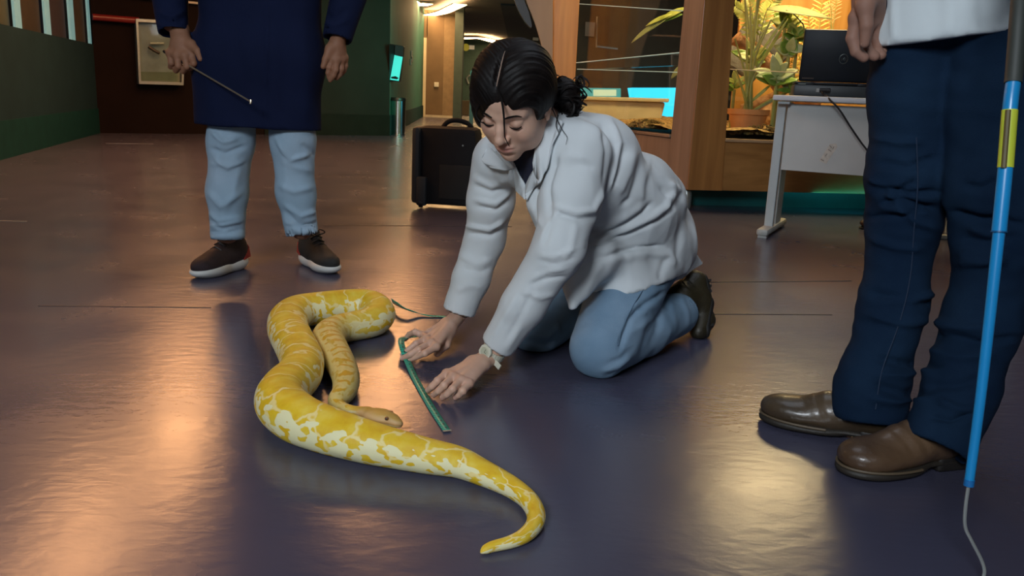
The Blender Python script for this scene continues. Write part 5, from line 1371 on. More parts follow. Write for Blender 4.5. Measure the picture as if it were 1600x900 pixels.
# --- watch, hair tie
fd = (LE - LW) / np.linalg.norm(LE - LW)
wc = lerp(LW, LE, .055); nn = V3(-.42, -.80, .50); nn = nn - fd * (nn @ fd); nn /= np.linalg.norm(nn); ss = np.cross(fd, nn)
M_wat = mat('cream_resin', (.62, .60, .48), .4, var=.05)
wt = MB()
ring = []
for i in range(29):
    a = 2 * math.pi * i / 28; ring.append((a, wc + nn * (.0262 * math.cos(a)) + ss * (.0275 * math.sin(a))))
for (a, p), (a2, p2) in zip(ring, ring[1:]):
    o_ = (p - wc) / np.linalg.norm(p - wc); o2 = (p2 - wc) / np.linalg.norm(p2 - wc); h = .0085
    q = [p - fd * h, p + fd * h, p2 + fd * h, p2 - fd * h]
    wt.prism([x for x in q], 0, o_ * .0028)
strap = wt.build('watch_strap', M_wat, wom, smooth=False, label='cream resin watch strap on her left wrist')
oct_ = [wc + nn * .0265 + fd * (.0205 * math.cos(a)) + ss * (.0190 * math.sin(a)) for a in np.linspace(math.pi / 8, 2 * math.pi + math.pi / 8, 9)[:-1]]
case = MB().prism(oct_, 0, nn * .0075).build('watch_case', mat('cream_case', (.66, .66, .54), .3), strap, bevel=.0015)
MB().lathe([(.001, 0), (.0118, 0), (.0118, .001), (.001, .001)], wc + nn * .0338, 24, nn).build('dial', mat('pale_dial', (.50, .52, .40), .25), strap, smooth=True)
MB().tube([wc + nn * .0348 + fd * (.0125 * math.cos(a)) + ss * (.0125 * math.sin(a)) for a in np.linspace(0, 6.2832, 25)], .0012, 6, cap=False).build('bezel', M_wat, strap, smooth=True)
MB().tube([wc + nn * .0352, wc + nn * .0352 + fd * .008], .0005, 5).build('hand', M_dark, strap); MB().tube([wc + nn * .0352, wc + nn * .0352 + ss * .006], .0005, 5).build('hand', M_dark, strap)
tl = wc + ss * -.0 - nn * .0
pts = [PZ(768, 566, .05), PZ(774, 572, .042), PZ(779, 577, .038)]
MB().prism([pts[0] + ss * 0, pts[0] + fd * .014, pts[2] + fd * .012, pts[2] - fd * .002, ], 0, V3(.002, .004, -.002)).build('strap_tail', M_wat, strap, label='loose end of the watch strap', bevel=.001)
fr_ = (RE - RW) / np.linalg.norm(RE - RW); cB = lerp(RW, RE, .045)
u = np.cross(fr_, [0, 1., 0]); u /= np.linalg.norm(u); v = np.cross(fr_, u)
MB().tube([cB + .0265 * (math.cos(a) * u + .92 * math.sin(a) * v) for a in np.linspace(0, 6.2832, 25)], .0011, 6, cap=False).build('hair_tie', mat('tie_brown', (.10, .05, .03), .7), wom, smooth=True, label='thin brown band on her right wrist')
# ================================================================== STANDING MEN
M_skinD = tintmat('skin_brown', .6, spec=.3, bump=.05, bscale=500, sss=.08, var=.10, vscale=50)
SKD = np.array([.27, .125, .07]); SKM = np.array([.30, .16, .115])
def simple_head(C, fw, res, neck, skin):
    M = frame(fw, (0, 0, 1)); f, P = head_field(C, M, C - .19, C + .17, res, neck, 1.05); V, Q = f.mesh(1)
    hf = Field(C - .16, C + .18, .005); hf.ell(C + M @ np.array([0, -.015, .05]), (.083, .10, .088), M, 0); s = hf.copy_empty(); s.ell(C + M @ np.array([0, .12, -.03]), (.075, .075, .115), M, 0); s.box(C + M @ np.array([0, 0, -.09]), (.12, .14, .05), M); hf.minus(s, .004)
    return V, Q, hf.mesh(1)
def joinm(parts):
    V = np.concatenate([p[0] for p in parts]); Q = []; o = 0
    for v, q in parts: Q.append(q + o); o += len(v)
    return V, np.concatenate(Q)

# ------------------------------------------------ man in the navy tunic, at the back
YM = 2.84
m1 = thing('person', 'standing person in a long navy tunic and pale jeans, seen from the waist down', 'person', (-.86, 2.88, 0))
q = lambda x, y, d=0.0: PY(x, y, YM + d)
Tt = 1.40
hipz = .88
jl = [q(368, 120), q(361, 220), q(355, 300), q(356, 364)]; jr = [q(452, 120), q(458, 220), q(462, 300), q(471, 358)]
lo, hi = bb(jl + jr, .12); hi[2] = 1.0
f = Field(lo, hi, .0055)
f.cap((jl[0] + jr[0]) / 2 + V3(0, 0, .18), (jl[0] + jr[0]) / 2 + V3(0, 0, .10), .10, k=.05, fn=(1, 0, 0), fs=1.5)
f.chain(jl, [.080, .074, .065, .058], k=.03); f.chain(jr, [.078, .071, .062, .056], k=.03)
f.cap(jl[0], jl[0] + V3(.03, 0, .2), .09, k=.04).cap(jr[0], jr[0] + V3(-.03, 0, .2), .09, k=.04)
for e, a in ((jl[-1], jl[-2]), (jr[-1], jr[-2])):
    d = (e - a) / np.linalg.norm(e - a); f.cut(e + d * .018, d, c=e, R=.14); f.cap(e - d * .01, e + d * .1, .050, k=0, op='sub')
V, Q = f.mesh(1)
st = [([(330, 232), (352, 240), (385, 228)], 4, -.008), ([(328, 255), (350, 258), (375, 245)], 5, .005), ([(325, 330), (340, 345), (380, 340)], 4, .006), ([(330, 345), (345, 358), (378, 352)], 4, -.007), ([(326, 372), (350, 366), (380, 370)], 3.5, .006), ([(330, 380), (352, 376), (380, 380)], 3, -.005), ([(375, 260), (365, 300), (348, 335)], 6, .005), ([(340, 215), (345, 240), (335, 290)], 6, .004), ([(330, 205), (350, 222), (372, 216)], 4, .010), ([(335, 245), (355, 262), (382, 250)], 4, .009), ([(326, 300), (345, 322), (378, 300)], 5, .008), ([(326, 352), (350, 352), (380, 345)], 3, .008), ([(326, 362), (352, 366), (380, 358)], 3, -.009), ([(430, 215), (455, 250), (485, 240)], 4, .009), ([(436, 290), (460, 300), (490, 292)], 5, .007), ([(445, 320), (470, 338), (495, 330)], 4, .009), ([(448, 352), (472, 356), (500, 346)], 3, -.008),
      ([(470, 225), (485, 235), (492, 245)], 4, -.006), ([(440, 250), (462, 262), (488, 268)], 5, .005), ([(443, 330), (465, 350), (495, 355)], 4, -.008), ([(445, 345), (470, 362), (498, 364)], 4, .007), ([(452, 365), (475, 372), (503, 368)], 3.5, -.005), ([(440, 225), (448, 270), (445, 320)], 6, .004)]
V = folds(V, Q, st); V = ndisp(V, Q, .0028, 13, (1, 1, 1.4))
M_denP = mat('pale_denim', (.28, .41, .52), .9, spec=.15, col2=(.36, .47, .58, 1), var=.06, scale=5, bump=.3, bscale=600)
mk('jeans', V, Q, M_denP, m1, label='pale blue jeans')
# tunic
cxw = q(402, 100)
lo = cxw + V3(-.34, -.24, -.24); hi = cxw + V3(.36, .26, .78)
lo[0] = q(235, 60)[0] - .05; hi[0] = q(550, 60)[0] + .06; lo[2] = .45; hi[2] = 1.55
f = Field(lo, hi, .007)
X0 = lambda x, z, d=0.0: V3(q(x, 130)[0] + .0, YM + d, z)
xc = q(402, 130)[0]
C3 = lambda x, z, d=0.0: V3(xc + x, YM + d, z)
f.cap(C3(-.0, .40), C3(0, .75), .128, .132, k=.05, fn=(1, 0, 0), fs=1.62).cap(C3(.012, .75), C3(.02, 1.15), .128, .135, k=.05, fn=(1, 0, 0), fs=1.5).cap(C3(.02, 1.15), C3(.022, 1.30), .125, .10, k=.05, fn=(1, 0, 0), fs=1.6)
f.cap(C3(-.13, 1.36), C3(.17, 1.36), .065, k=.05).cap(C3(.02, 1.36), C3(.02, 1.43, -.01), .075, .06, k=.04)
f.cut((0, 0, .512), (-.02, 0, -1))
f.box(C3(-.0, .54, 0), (.135, .075, .08), None, .03, k=0, op='sub')
SLR = [C3(-.18, 1.33), C3(-.29, 1.03, .02), q(271, 52, -.06)]; SLL = [C3(.22, 1.33), C3(.32, 1.03, .02), q(527, 62, -.04)]
for S_r in (SLR, SLL):
    s = f.copy_empty(); s.chain(S_r, [.075, .062, .047], k=.03); d = S_r[2] - S_r[1]; d /= np.linalg.norm(d); s.cut(S_r[2], d); s.cap(S_r[2] - d * .02, S_r[2] + d * .1, .038, k=0, op='sub'); f.union(s, .02)
V, Q = f.mesh(1)
st = [([(418, 0), (416, 100), (414, 198)], 2.5, .006), ([(330, 0), (325, 100), (335, 198)], 14, .006), ([(470, 20), (480, 110), (476, 195)], 12, .006), ([(370, 60), (380, 130), (372, 198)], 12, -.006), ([(440, 40), (446, 120), (440, 198)], 12, -.005),
      ([(248, 18), (268, 26), (290, 16)], 4, .006), ([(248, 30), (270, 38), (290, 28)], 4, -.006), ([(502, 18), (520, 28), (543, 14)], 4, -.006), ([(505, 34), (522, 42), (544, 30)], 4, .006)]
V = folds(V, Q, st); V = ndisp(V, Q, .004, 9, (1, 1, .6))
tun = mk('tunic', V, Q, mat('navy_tunic', (.006, .010, .034), .9, spec=.12, var=.15, scale=4, bump=.15, bscale=500), m1, label='long navy blue tunic with long sleeves')
# hands
def man_hand(W, fore, K, T, **kw):
    lo, hi = bb([W, lerp(W, fore, .8)] + [p for q_ in K for p in q_] + list(T), .045)
    return hand_field(lo, hi, .0022, W, lerp(W, fore, .8), K, T, **kw).mesh(1)
Wr = q(283, 62, -.06); dz = -.06
Kf = [[q(300, 84, dz - .02), q(303, 99, dz - .035), q(297, 106, dz - .02), q(292, 101, dz - .0)], [q(289, 87, dz - .03), q(292, 104, dz - .04), q(286, 111, dz - .02), q(283, 104, dz)],
      [q(277, 86, dz - .025), q(279, 103, dz - .035), q(275, 110, dz - .015), q(274, 102, dz)], [q(266, 83, dz - .01), q(268, 98, dz - .02), q(267, 104, dz - .005), q(268, 97, dz + .01)]]
Tf = [q(299, 70, dz - .02), q(309, 80, dz - .04), q(313, 92, dz - .05)]
hR = man_hand(Wr, SLR[1], Kf, Tf, rw=.031, rk=.0135, rf=(.0115, .0105, .0095, .0085), pn=(0, 1, .2), fr=.033, palmk=.015)
Wl = q(527, 66, -.04); dz = -.04
Kl = [[q(519, 92, dz - .02), q(515, 106, dz - .03), q(513, 114, dz - .03), q(514, 121, dz - .025)], [q(526, 94, dz - .02), q(524, 110, dz - .03), q(521, 118, dz - .03), q(516, 125, dz - .025)],
      [q(533, 93, dz - .005), q(533, 108, dz - .01), q(530, 117, dz - .01), q(526, 122, dz - .01)], [q(538, 90, dz + .01), q(539, 103, dz + .01), q(537, 110, dz + .01), q(533, 116, dz + .01)]]
Tl = [q(516, 76, dz - .02), q(509, 92, dz - .035), q(505, 104, dz - .04)]
hL = man_hand(Wl, SLL[1], Kl, Tl, rw=.028, rk=.0125, rf=(.0110, .0100, .0090, .0080), pn=(1, .5, 0), fr=.032, palmk=.015)
hV, hQ, hh = simple_head(C3(.02, 1.60, -.03), (.1, -1, -.25), .0045, C3(.02, 1.40, 0), SKD)
g = Field(V3(xc - .42, YM - .3, -.01), V3(xc + .46, YM + .3, 1.45), .012)
g.cap(C3(0, .85), C3(.02, 1.30), .085, k=.03, fn=(1, 0, 0), fs=1.4).chain([C3(-.15, 1.33), SLR[1], lerp(SLR[1], SLR[2], .85)], [.05, .04, .032], k=.03).chain([C3(.19, 1.33), SLL[1], lerp(SLL[1], SLL[2], .85)], [.05, .04, .032], k=.03).chain([jl[0] + V3(0, 0, .1)] + jl, [.07, .06, .05, .04, .038], k=.03).chain([jr[0] + V3(0, 0, .1)] + jr, [.07, .06, .05, .04, .038], k=.03).cap(C3(.02, 1.25), C3(.02, 1.45, -.01), .055, k=.03)
ftl, ftr = PZ(308, 437), PZ(521, 433)
bV, bQ = joinm([hR, hL, (hV, hQ), g.mesh(1)])
mk('body', bV, bQ, M_skinD, m1, cols=np.tile(SKD, (len(bV), 1)))
mk('hair', hh[0], hh[1], M_hair, m1)
# running shoes
M_upA = mat('shoe_maroon_black', (.022, .010, .012), .75, var=.3, scale=60, bump=.4, bscale=500)
M_upB = mat('shoe_black', (.014, .014, .013), .75, var=.3, scale=60, bump=.4, bscale=500)
M_sole = mat('shoe_sole_white', (.60, .60, .57), .55, var=.05)
M_red = mat('shoe_red', (.35, .03, .025), .6)
def sneaker(toe, heel, mat_up, lab, side):
    toe, heel = np.array(toe) * [1, 1, 0], np.array(heel) * [1, 1, 0]; d = (toe - heel); L = np.linalg.norm(d); d /= L; s = np.array([-d[1], d[0], 0]); M = np.stack([d, s, [0, 0, 1]], 1)
    P = lambda x, y, z: heel + d * x + s * y + V3(0, 0, z)
    lo, hi = bb([heel, toe], .07); lo[2] = -.01; hi[2] = .16
    f = Field(lo, hi, .0034)
    f.ell(P(.055, 0, .070), (.060, .036, .055), M, .02).ell(P(.13, 0, .055), (.075, .040, .045), M, .04).ell(P(L - .065, 0, .042), (.065, .043, .034), M, .03).cap(P(.055, 0, .075), P(.060, 0, .125), .036, .034, k=.03)
    f.ell(P(.105, 0, .088), (.030, .027, .036), M, .012); f.cap(P(.050, 0, .12), P(.05, 0, .17), .030, k=0.0, op='sub'); f.cut((0, 0, .02), (0, 0, -1)); V, Q = f.mesh(1)
    up = mk('shoe', V, Q, mat_up, m1, label=lab)
    g = Field(lo, hi, .0034)
    g.ell(P(.06, 0, .028), (.066, .042, .034), M, .01).ell(P(.15, 0, .022), (.07, .040, .024), M, .03).ell(P(L - .07, 0, .024), (.074, .049, .024), M, .03)
    g.cut((0, 0, .0015), (0, 0, -1)); g.cut(P(0, 0, .046), (.05 * d[0], .05 * d[1], 1)); V, Q = g.mesh(1); V[:, 2] = np.maximum(V[:, 2], .001)
    mk('sole', V, Q, M_sole, up)
    for k in range(5):
        x = .112 + k * .019; z = .124 - k * .0125
        MB().tube([P(x, -.024, z - .010), P(x + .004, 0, z + .002), P(x, .024, z - .010)], .0030, 6).build('lace', M_dark, up, smooth=True)
    for sg in (-1, 1): MB().tube(catmull([P(.108, 0, .126), P(.105, sg * .016, .145), P(.125, sg * .030, .136), P(.114, sg * .004, .124)], 5), .0026, 6).build('lace_loop', M_dark, up, smooth=True)
    for sg in (-1, 1): MB().prism([P(.004, sg * .030, .045), P(.055, sg * .0395, .040), P(.040, sg * .0385, .062), P(.010, sg * .028, .085)], 0, s * sg * .0035).build('heel_patch', M_red, up, label='red heel patch', bevel=.001)
    MB().box(P(-.002, 0, .065), (.012, .03, .045), Matrix(tuple(map(tuple, M))), .004).build('heel_tab', M_red, up, smooth=True)
    return up
tA = PZ(303, 438); sneaker(tA, tA + V3(.095, .25, 0), M_upA, 'maroon-black running shoe on his right foot', 1)
tB = PZ(523, 431); sneaker(tB, tB + V3(-.165, .215, 0), M_upB, 'black running shoe on his left foot', -1)
# the rod (held, a thing of its own)
ra, rb2 = q(296, 103, -.105), q(392, 159, -.25)
rod = thing('metal_rod', 'thin brass-coloured metal rod with a small hooked tip held across the navy tunic', 'rod', tuple(ra))
rdir = (rb2 - ra) / np.linalg.norm(rb2 - ra)
M_rod = mat('brass_rod', (.50, .42, .30), .3, metal=.8)
MB().tube([ra - rdir * .12, rb2], .0028, 8).build('shaft', M_rod, rod, smooth=True)
MB().tube([rb2 - rdir * .003 + V3(.002, 0, .005), rb2, rb2 + V3(-.002, 0, -.006)], .003, 7).build('tip', M_rod, rod, smooth=True)
MB().tube([ra - rdir * .13, ra - rdir * .03], .006, 10).build('grip', M_dark, rod, smooth=True)

# ------------------------------------------------ man at the right, boots and dark jeans
m2 = thing('person', 'standing person at the right in white coat, dark blue jeans and brown boots', 'person', (.95, 1.62, 0))
A_ = [PY(1432, 20, 1.66), PY(1426, 150, 1.66), PY(1416, 270, 1.66), PY(1412, 345, 1.68), PY(1395, 470, 1.665), PY(1364, 600, 1.635), PY(1360, 640, 1.625)]
B_ = [PY(1555, 20, 1.60), PY(1556, 150, 1.58), PY(1557, 280, 1.56), PY(1556, 380, 1.56), PY(1538, 500, 1.55), PY(1500, 610, 1.525), PY(1466, 688, 1.485)]
pel = PY(1497, -70, 1.66)
lo, hi = bb(A_ + B_ + [pel], .15); lo[2] = .02
f = Field(lo, hi, .0055)
f.cap(A_[0], pel + V3(-.05, 0, .02), .085, .10, k=.05).cap(B_[0], pel + V3(.05, 0, .02), .09, .10, k=.05)
fa = f.copy_empty(); fa.chain(A_, [.080, .074, .074, .068, .060, .068, .074], k=.03)
fb = f.copy_empty(); fb.chain(B_, [.088, .088, .088, .072, .066, .064, .066], k=.03)
for ff, L_ in ((fa, A_), (fb, B_)):
    d = L_[-1] - L_[-2]; d /= np.linalg.norm(d); ff.cut(L_[-1] + d * .02, d, c=L_[-1], R=.16); ff.cap(L_[-1] - d * .02, L_[-1] + d * .1, .055, k=0, op='sub')
f.union(fa, .02); f.union(fb, .012)
V, Q = f.mesh(1)
st = []
rs = random.Random(7)
for (x0, x1, ys) in ((1350, 1475, [(290, 300), (318, 330), (340, 322), (372, 390), (300, 282), (470, 452), (455, 476), (492, 500), (560, 570), (585, 575), (600, 612), (622, 618), (255, 246), (215, 222)]),
                     (1485, 1600, [(330, 342), (352, 360), (372, 362), (395, 408), (290, 280), (410, 400)]), (1440, 1560, [(520, 540), (545, 556), (600, 590), (625, 640), (650, 642), (500, 512)])):
    for k, (ya, yb) in enumerate(ys):
        xa = x0 + rs.uniform(0, 30); xb = x1 - rs.uniform(0, 40); st.append(([(xa, ya), ((xa + xb) / 2, (ya + yb) / 2 + rs.uniform(4, 12)), (xb, yb)], rs.uniform(4.5, 8), (.009 if k % 2 else -.009)))
st += [([(1372, 320), (1400, 312), (1440, 322), (1470, 330)], 6, -.012), ([(1350, 275), (1385, 298), (1430, 345), (1470, 360)], 6, .009), ([(1488, 330), (1540, 345), (1600, 350)], 5, -.010), ([(1480, 520), (1530, 535), (1600, 528)], 5, -.010)]
V = folds(V, Q, st, facing=-.1); V = ndisp(V, Q, .006, 8); V = ndisp(V, Q, .003, 20, (1, 1, 2))
M_denD = mat('dark_denim', (.004, .014, .038), .9, spec=.12, col2=(.009, .026, .056, 1), var=.1, scale=6, bump=.35, bscale=700)
j2 = mk('jeans', V, Q, M_denD, m2, label='dark blue jeans'); j2P = proj(V); j2D = (V - CAM) @ _F
for sm in ([(1432, 215), (1434, 290), (1428, 360), (1424, 420), (1415, 470), (1400, 520), (1378, 580), (1368, 640)],):
    MB().tube(catmull([surfj(x, y, .004, 5, j2P, j2D) for x, y in sm], 4), .0013, 5).build('seam', mat('seam_blue', (.010, .024, .055), .8), j2, smooth=True)
# coat
cc = V3(PY(1497, 30, 1.66)[0], 1.66, 0)
C4 = lambda x, z, d=0.0: cc + V3(x, d, z)
lo = cc + V3(-.36, -.27, .72); hi = cc + V3(.42, .27, 1.56)
f = Field(lo, hi, .007)
f.cap(C4(0, .70), C4(0, 1.0), .152, .150, k=.05, fn=(1, 0, 0), fs=1.08).cap(C4(0, 1.0), C4(0, 1.25), .145, .145, k=.05, fn=(1, 0, 0), fs=1.25).cap(C4(0, 1.25), C4(0, 1.36), .13, .09, k=.05, fn=(1, 0, 0), fs=1.3)
f.cap(C4(-.15, 1.38), C4(.15, 1.38), .065, k=.05)
h0, h1 = PY(1378, 71, 1.55), PY(1588, 48, 1.55)
hn2 = np.cross(h1 - h0, V3(0, 1, 0)); hn2 = hn2 if hn2[2] < 0 else -hn2
f.cut(h0, hn2)
f.box(C4(0, .775, 0), (.10, .075, .05), None, .03, k=0, op='sub')
WR2 = PY(1358, -12, 1.60); 
SR2 = [C4(-.20, 1.36), C4(-.245, 1.10, .02), lerp(C4(-.245, 1.10, .02), WR2, .35)]
SL2 = [C4(.20, 1.36), C4(.30, 1.12, -.10), PY(1600, -115, 1.335)]
for S_r, rr in ((SR2, (.078, .066, .060)), (SL2, (.078, .062, .050))):
    s = f.copy_empty(); s.chain(S_r, rr, k=.03); d = S_r[2] - S_r[1]; d /= np.linalg.norm(d); s.cut(S_r[2], d); s.cap(S_r[2] - d * .02, S_r[2] + d * .1, rr[2] - .01, k=0, op='sub'); f.union(s, .02)
V, Q = f.mesh(1); V = folds(V, Q, [([(1400, -40), (1396, 20), (1398, 68)], 6, .004), ([(1480, -30), (1486, 20), (1484, 58)], 14, .006), ([(1540, -30), (1536, 20), (1545, 52)], 10, -.005)])
V = ndisp(V, Q, .003, 9); mk('coat', V, Q, mat('white_coat_men', (.62, .68, .70), .85, spec=.2, var=.04, scale=5, bump=.1, bscale=700), m2, label='white coat')
# right hand hanging
w2 = lambda x, y, d=0.0: PY(x, y, 1.60 + d)
K2 = [[w2(1345, 30, .0), w2(1333, 62, -.005), w2(1339, 80, -.01), w2(1350, 91, -.012)], [w2(1358, 32, .02), w2(1350, 66, .015), w2(1356, 82, .005), w2(1367, 88, 0)],
      [w2(1368, 34, .035), w2(1366, 64, .035), w2(1370, 80, .02), w2(1377, 86, .01)], [w2(1376, 34, .05), w2(1376, 58, .05), w2(1378, 70, .04), w2(1381, 78, .03)]]
K2[0] = [w2(1338, 28, .0), w2(1332, 60, -.0), w2(1338, 80, -.005), w2(1350, 90, -.008)]
T2 = [w2(1352, 8, -.03), w2(1354, 40, -.035), w2(1351, 68, -.03)]
hR = man_hand(WR2, C4(-.245, 1.10, .02), K2, T2, rw=.030, rk=.0135, rf=(.0120, .0115, .0108, .0092), pn=(1, .2, 0), fr=.034, palmk=.018)
# left hand round the pole (above the picture)
pT = PY(1598, -120, 1.275)
W3 = SL2[2] + V3(.0, -.005, -.01)
K3 = [[pT + V3(.02, .02, .03 - i * .02), pT + V3(.0, -.022, .03 - i * .02), pT + V3(-.022, -.01, .03 - i * .02), pT + V3(-.020, .008, .03 - i * .02)] for i in range(4)]
T3 = [pT + V3(.02, .02, .05), pT + V3(.0, .026, .055), pT + V3(-.018, .018, .05)]
hL = man_hand(W3, lerp(W3, SL2[1], .35), K3, T3, rw=.028, rk=.0125, rf=(.0108, .0100, .0095, .0085), fr=.030)
hV, hQ, hh = simple_head(C4(0, 1.62, -.03), (-.5, -.8, -.35), .0045, C4(0, 1.42), SKM)
g = Field(cc + V3(-.36, -.3, .0), cc + V3(.46, .3, 1.5), .012)
g.cap(C4(0, .85), C4(0, 1.28), .09, k=.03, fn=(1, 0, 0), fs=1.3).chain([C4(-.15, 1.36), SR2[1], lerp(SR2[1], WR2, .6)], [.05, .04, .034], k=.03).chain([C4(.17, 1.34), SL2[1], SL2[2]], [.045, .032, .030], k=.01).cap(C4(0, 1.25), C4(0, 1.5), .055, k=.03)
g.chain(A_, [.055] * 3 + [.045, .035, .02, .015], k=.03).chain(B_, [.055] * 3 + [.045, .035, .02, .015], k=.03)
g2 = Field(bb([C4(-.245, 1.10, .02), WR2], .06)[0], bb([C4(-.245, 1.10, .02), WR2], .06)[1], .005); g2.cap(C4(-.245, 1.10, .02), WR2, .038, .030, k=0)
bV, bQ = joinm([hR, hL, (hV, hQ), g.mesh(1), g2.mesh(1)])
b2 = mk('body', bV, bQ, M_skinD, m2, cols=np.tile(SKM, (len(bV), 1)))
nail(b2, T2[2], T2[1], (-.1, -1, .1), mat('nail_pale', (.55, .36, .28), .3), .0075)
mk('hair', hh[0], hh[1], M_hair, m2)
# boots
def boot(toe, heel, lab, mt, wd=.046, shaft=None):
    toe, heel = np.array(toe) * [1, 1, 0], np.array(heel) * [1, 1, 0]; d = toe - heel; L = np.linalg.norm(d); d /= L; s = np.array([-d[1], d[0], 0]); M = np.stack([d, s, [0, 0, 1]], 1)
    P = lambda x, y, z: heel + d * x + s * y + V3(0, 0, z)
    lo, hi = bb([heel, toe], .08); lo[2] = -.01; hi[2] = .22
    f = Field(lo, hi, .0036)
    f.ell(P(.05, 0, .062), (.052, .036, .040), M, .02).ell(P(.12, 0, .052), (.070, .037, .034), M, .03).ell(P(L - .085, 0, .036), (.085, wd, .024), M, .035).ell(P(L - .050, 0, .037), (.048, wd * .84, .022), M, .03)
    f.chain([P(.055, 0, .06), P(.052, 0, .105)], [.036, .036], k=.03).cap(P(.08, 0, .075), P(.15, 0, .052), .034, .026, k=.03)
    f.cut((0, 0, .018), (0, 0, -1)); V, Q = f.mesh(1)
    for k, (x, a) in enumerate(((.125, -.0014), (.142, .0010), (.16, -.0012), (.10, -.001))):
        t = (V - heel) @ d; zz = V[:, 2]; w = np.exp(-((t - x - (zz - .06) * .5) / .006) ** 2) * np.clip((zz - .03) / .03, 0, 1); V = V + vnormals(V, Q) * (a * w)[:, None]
    V = ndisp(V, Q, .0016, 18)
    up = mk('boot', V, Q, mt, m2, label=lab)
    g = Field(lo, hi, .0036)
    g.ell(P(L - .085, 0, .016), (.092, wd * 1.10, .014), M, .01).ell(P(L - .055, 0, .016), (.060, wd * .98, .013), M, .01).cap(P(.04, 0, .024), P(.14, 0, .019), .034, .034, k=.01, fn=(0, 0, 1), fs=.28)
    g.cut((0, 0, .006), (0, 0, -1)) ; V, Q = g.mesh(1); V[:, 2] -= .004
    mk('sole', V, Q, mat('boot_sole', (.022, .017, .012), .6), up)
    h = Field(lo, hi, .0036); h.box(P(.038, 0, .016), (.040, .033, .0165), M, .008); V, Q = h.mesh(1); V[:, 2] = np.maximum(V[:, 2], .001); mk('heel', V, Q, mat('boot_heel', (.014, .011, .009), .6), up)
    welt = [P(L - .085 + .091 * math.cos(a) if math.cos(a) > 0 else L - .085 + .12 * math.cos(a), wd * 1.12 * math.sin(a), .0235 - (.002)) for a in np.linspace(-2.0, 2.0, 40)]
    MB().tube(welt, .0028, 6).build('welt', mat('boot_welt', (.10, .07, .04), .6), up, smooth=True)
    return up
M_bt1 = mat('boot_leather_dark', (.040, .026, .014), .42, col2=(.085, .055, .030, 1), var=.2, scale=9, bump=.12, bscale=90, coat=.25)
M_bt2 = mat('boot_leather_brown', (.085, .046, .024), .42, col2=(.15, .088, .048, 1), var=.2, scale=9, bump=.12, bscale=90, coat=.25)
boot(PZ(1191, 655), PZ(1404, 698), 'dark brown leather boot on his right foot, farther back', M_bt1)
tb_ = PZ(1316, 742); boot(tb_, tb_ + V3(.258, .078, 0), 'brown leather boot on his left foot, nearer', M_bt2, wd=.050)

# ------------------------------------------------ blue pole with hook
pp_ = [PY(a, b, y) for a, b, y in ((1599, -190, 1.30), (1597, -60, 1.25), (1592, 20, 1.22), (1585, 110, 1.20), (1583, 130, 1.195), (1578, 172, 1.185), (1571, 262, 1.17), (1561, 362, 1.155), (1546, 500, 1.138), (1531, 630, 1.125), (1514, 755, 1.115))]
pol = thing('snake_pole', 'long blue pole with dark grip, yellow band and wire hook at the right edge', 'pole', tuple(pp_[-1] * [1, 1, 0]))
def tub(a, b, r, name, m, lab=None, r2=None):
    P = catmull(pp_[a:b + 1], 5); return MB().tube(P, list(np.linspace(r, r2 or r, len(P))), 16).build(name, m, pol, smooth=True, label=lab)
M_blue = mat('blue_pole', (.01, .24, .55), .3, var=.06, scale=6, spec=.6)
tub(0, 4, .0115, 'grip', mat('grip_dark', (.030, .035, .030), .6), 'dark grey grip')
tub(4, 7, .0098, 'shaft', M_blue, 'upper blue shaft'); tub(7, 10, .0080, 'shaft', M_blue, 'lower blue shaft', .0066)
tub(5, 6, .0104, 'band', mat('yellow_band', (.55, .62, .05), .4), 'yellow-green band')
sdp = V3(-1, -.25, 0) / np.linalg.norm(V3(-1, -.25, 0))
P6 = catmull(pp_[5:7], 6) if False else np.array([lerp(pp_[5], pp_[6], t) for t in np.linspace(0, 1, 8)])
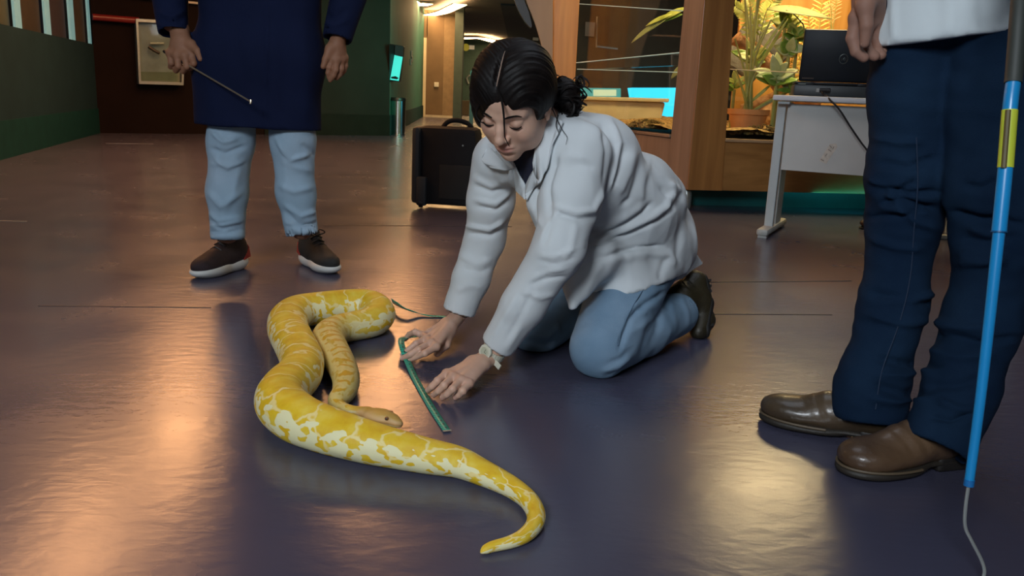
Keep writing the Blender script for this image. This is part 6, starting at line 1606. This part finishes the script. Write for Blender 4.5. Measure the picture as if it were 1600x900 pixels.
MB().tube([p + sdp * .0070 + V3(0, -.006, 0) for p in P6], .0038, 8).build('band_edge', mat('brown_tape', (.12, .09, .03), .6), pol, smooth=True, label='brown edge of the band')
MB().tube([lerp(pp_[7], pp_[6], -.012), lerp(pp_[7], pp_[6], .012)], .0106, 16).build('collar', mat('collar_blue', (.01, .10, .25), .4), pol, smooth=True)
MB().tube([pp_[10] + V3(0, 0, .006), lerp(pp_[10], pp_[9], -.03)], .0072, 16).build('end_cap', mat('cap_blue', (.01, .14, .40), .4), pol, smooth=True)
hk = catmull([pp_[10], PY(1509, 790, 1.11), PY(1508, 822, 1.105), PY(1518, 845, 1.10), PY(1532, 872, 1.095), PY(1538, 890, 1.09), PY(1536, 904, 1.085), PZ(1528, 926, .006), PZ(1505, 945, .004)], 6)
MB().tube(hk, .0026, 8).build('hook', mat('hook_steel', (.55, .58, .55), .3, metal=.7), pol, smooth=True, label='bent steel wire hook')

# ------------------------------------------------ dark shoe glimpsed behind him
s0_ = PZ(1352, 358); sh = thing('dark_shoe', 'dark shoe with a pale top edge on the floor behind the right man\'s knee', 'shoe', tuple(s0_ * [1, 1, 0]))
f = Field(s0_ + V3(-.08, -.10, -.01), s0_ + V3(.20, .12, .12), .004); f.ell(s0_ + V3(.05, 0, .035), (.085, .045, .032), None, .02).ell(s0_ + V3(.11, 0, .05), (.06, .04, .045), None, .02); f.cut((0, 0, .012), (0, 0, -1)); V, Q = f.mesh(1)
up = mk('upper', V, Q, mat('shoe_dark', (.03, .015, .012), .4), sh)
f = Field(s0_ + V3(-.08, -.10, -.01), s0_ + V3(.20, .12, .12), .004); f.ell(s0_ + V3(.06, 0, .008), (.10, .05, .012), None, .01); f.cut((0, 0, .001), (0, 0, -1)); V, Q = f.mesh(1); mk('sole', V, Q, M_dark, sh)
MB().tube([s0_ + V3(-.01, -.02, .066), s0_ + V3(.04, -.03, .070), s0_ + V3(.08, -.03, .085)], .006, 7).build('trim', mat('shoe_trim', (.5, .36, .22), .4), sh, smooth=True)
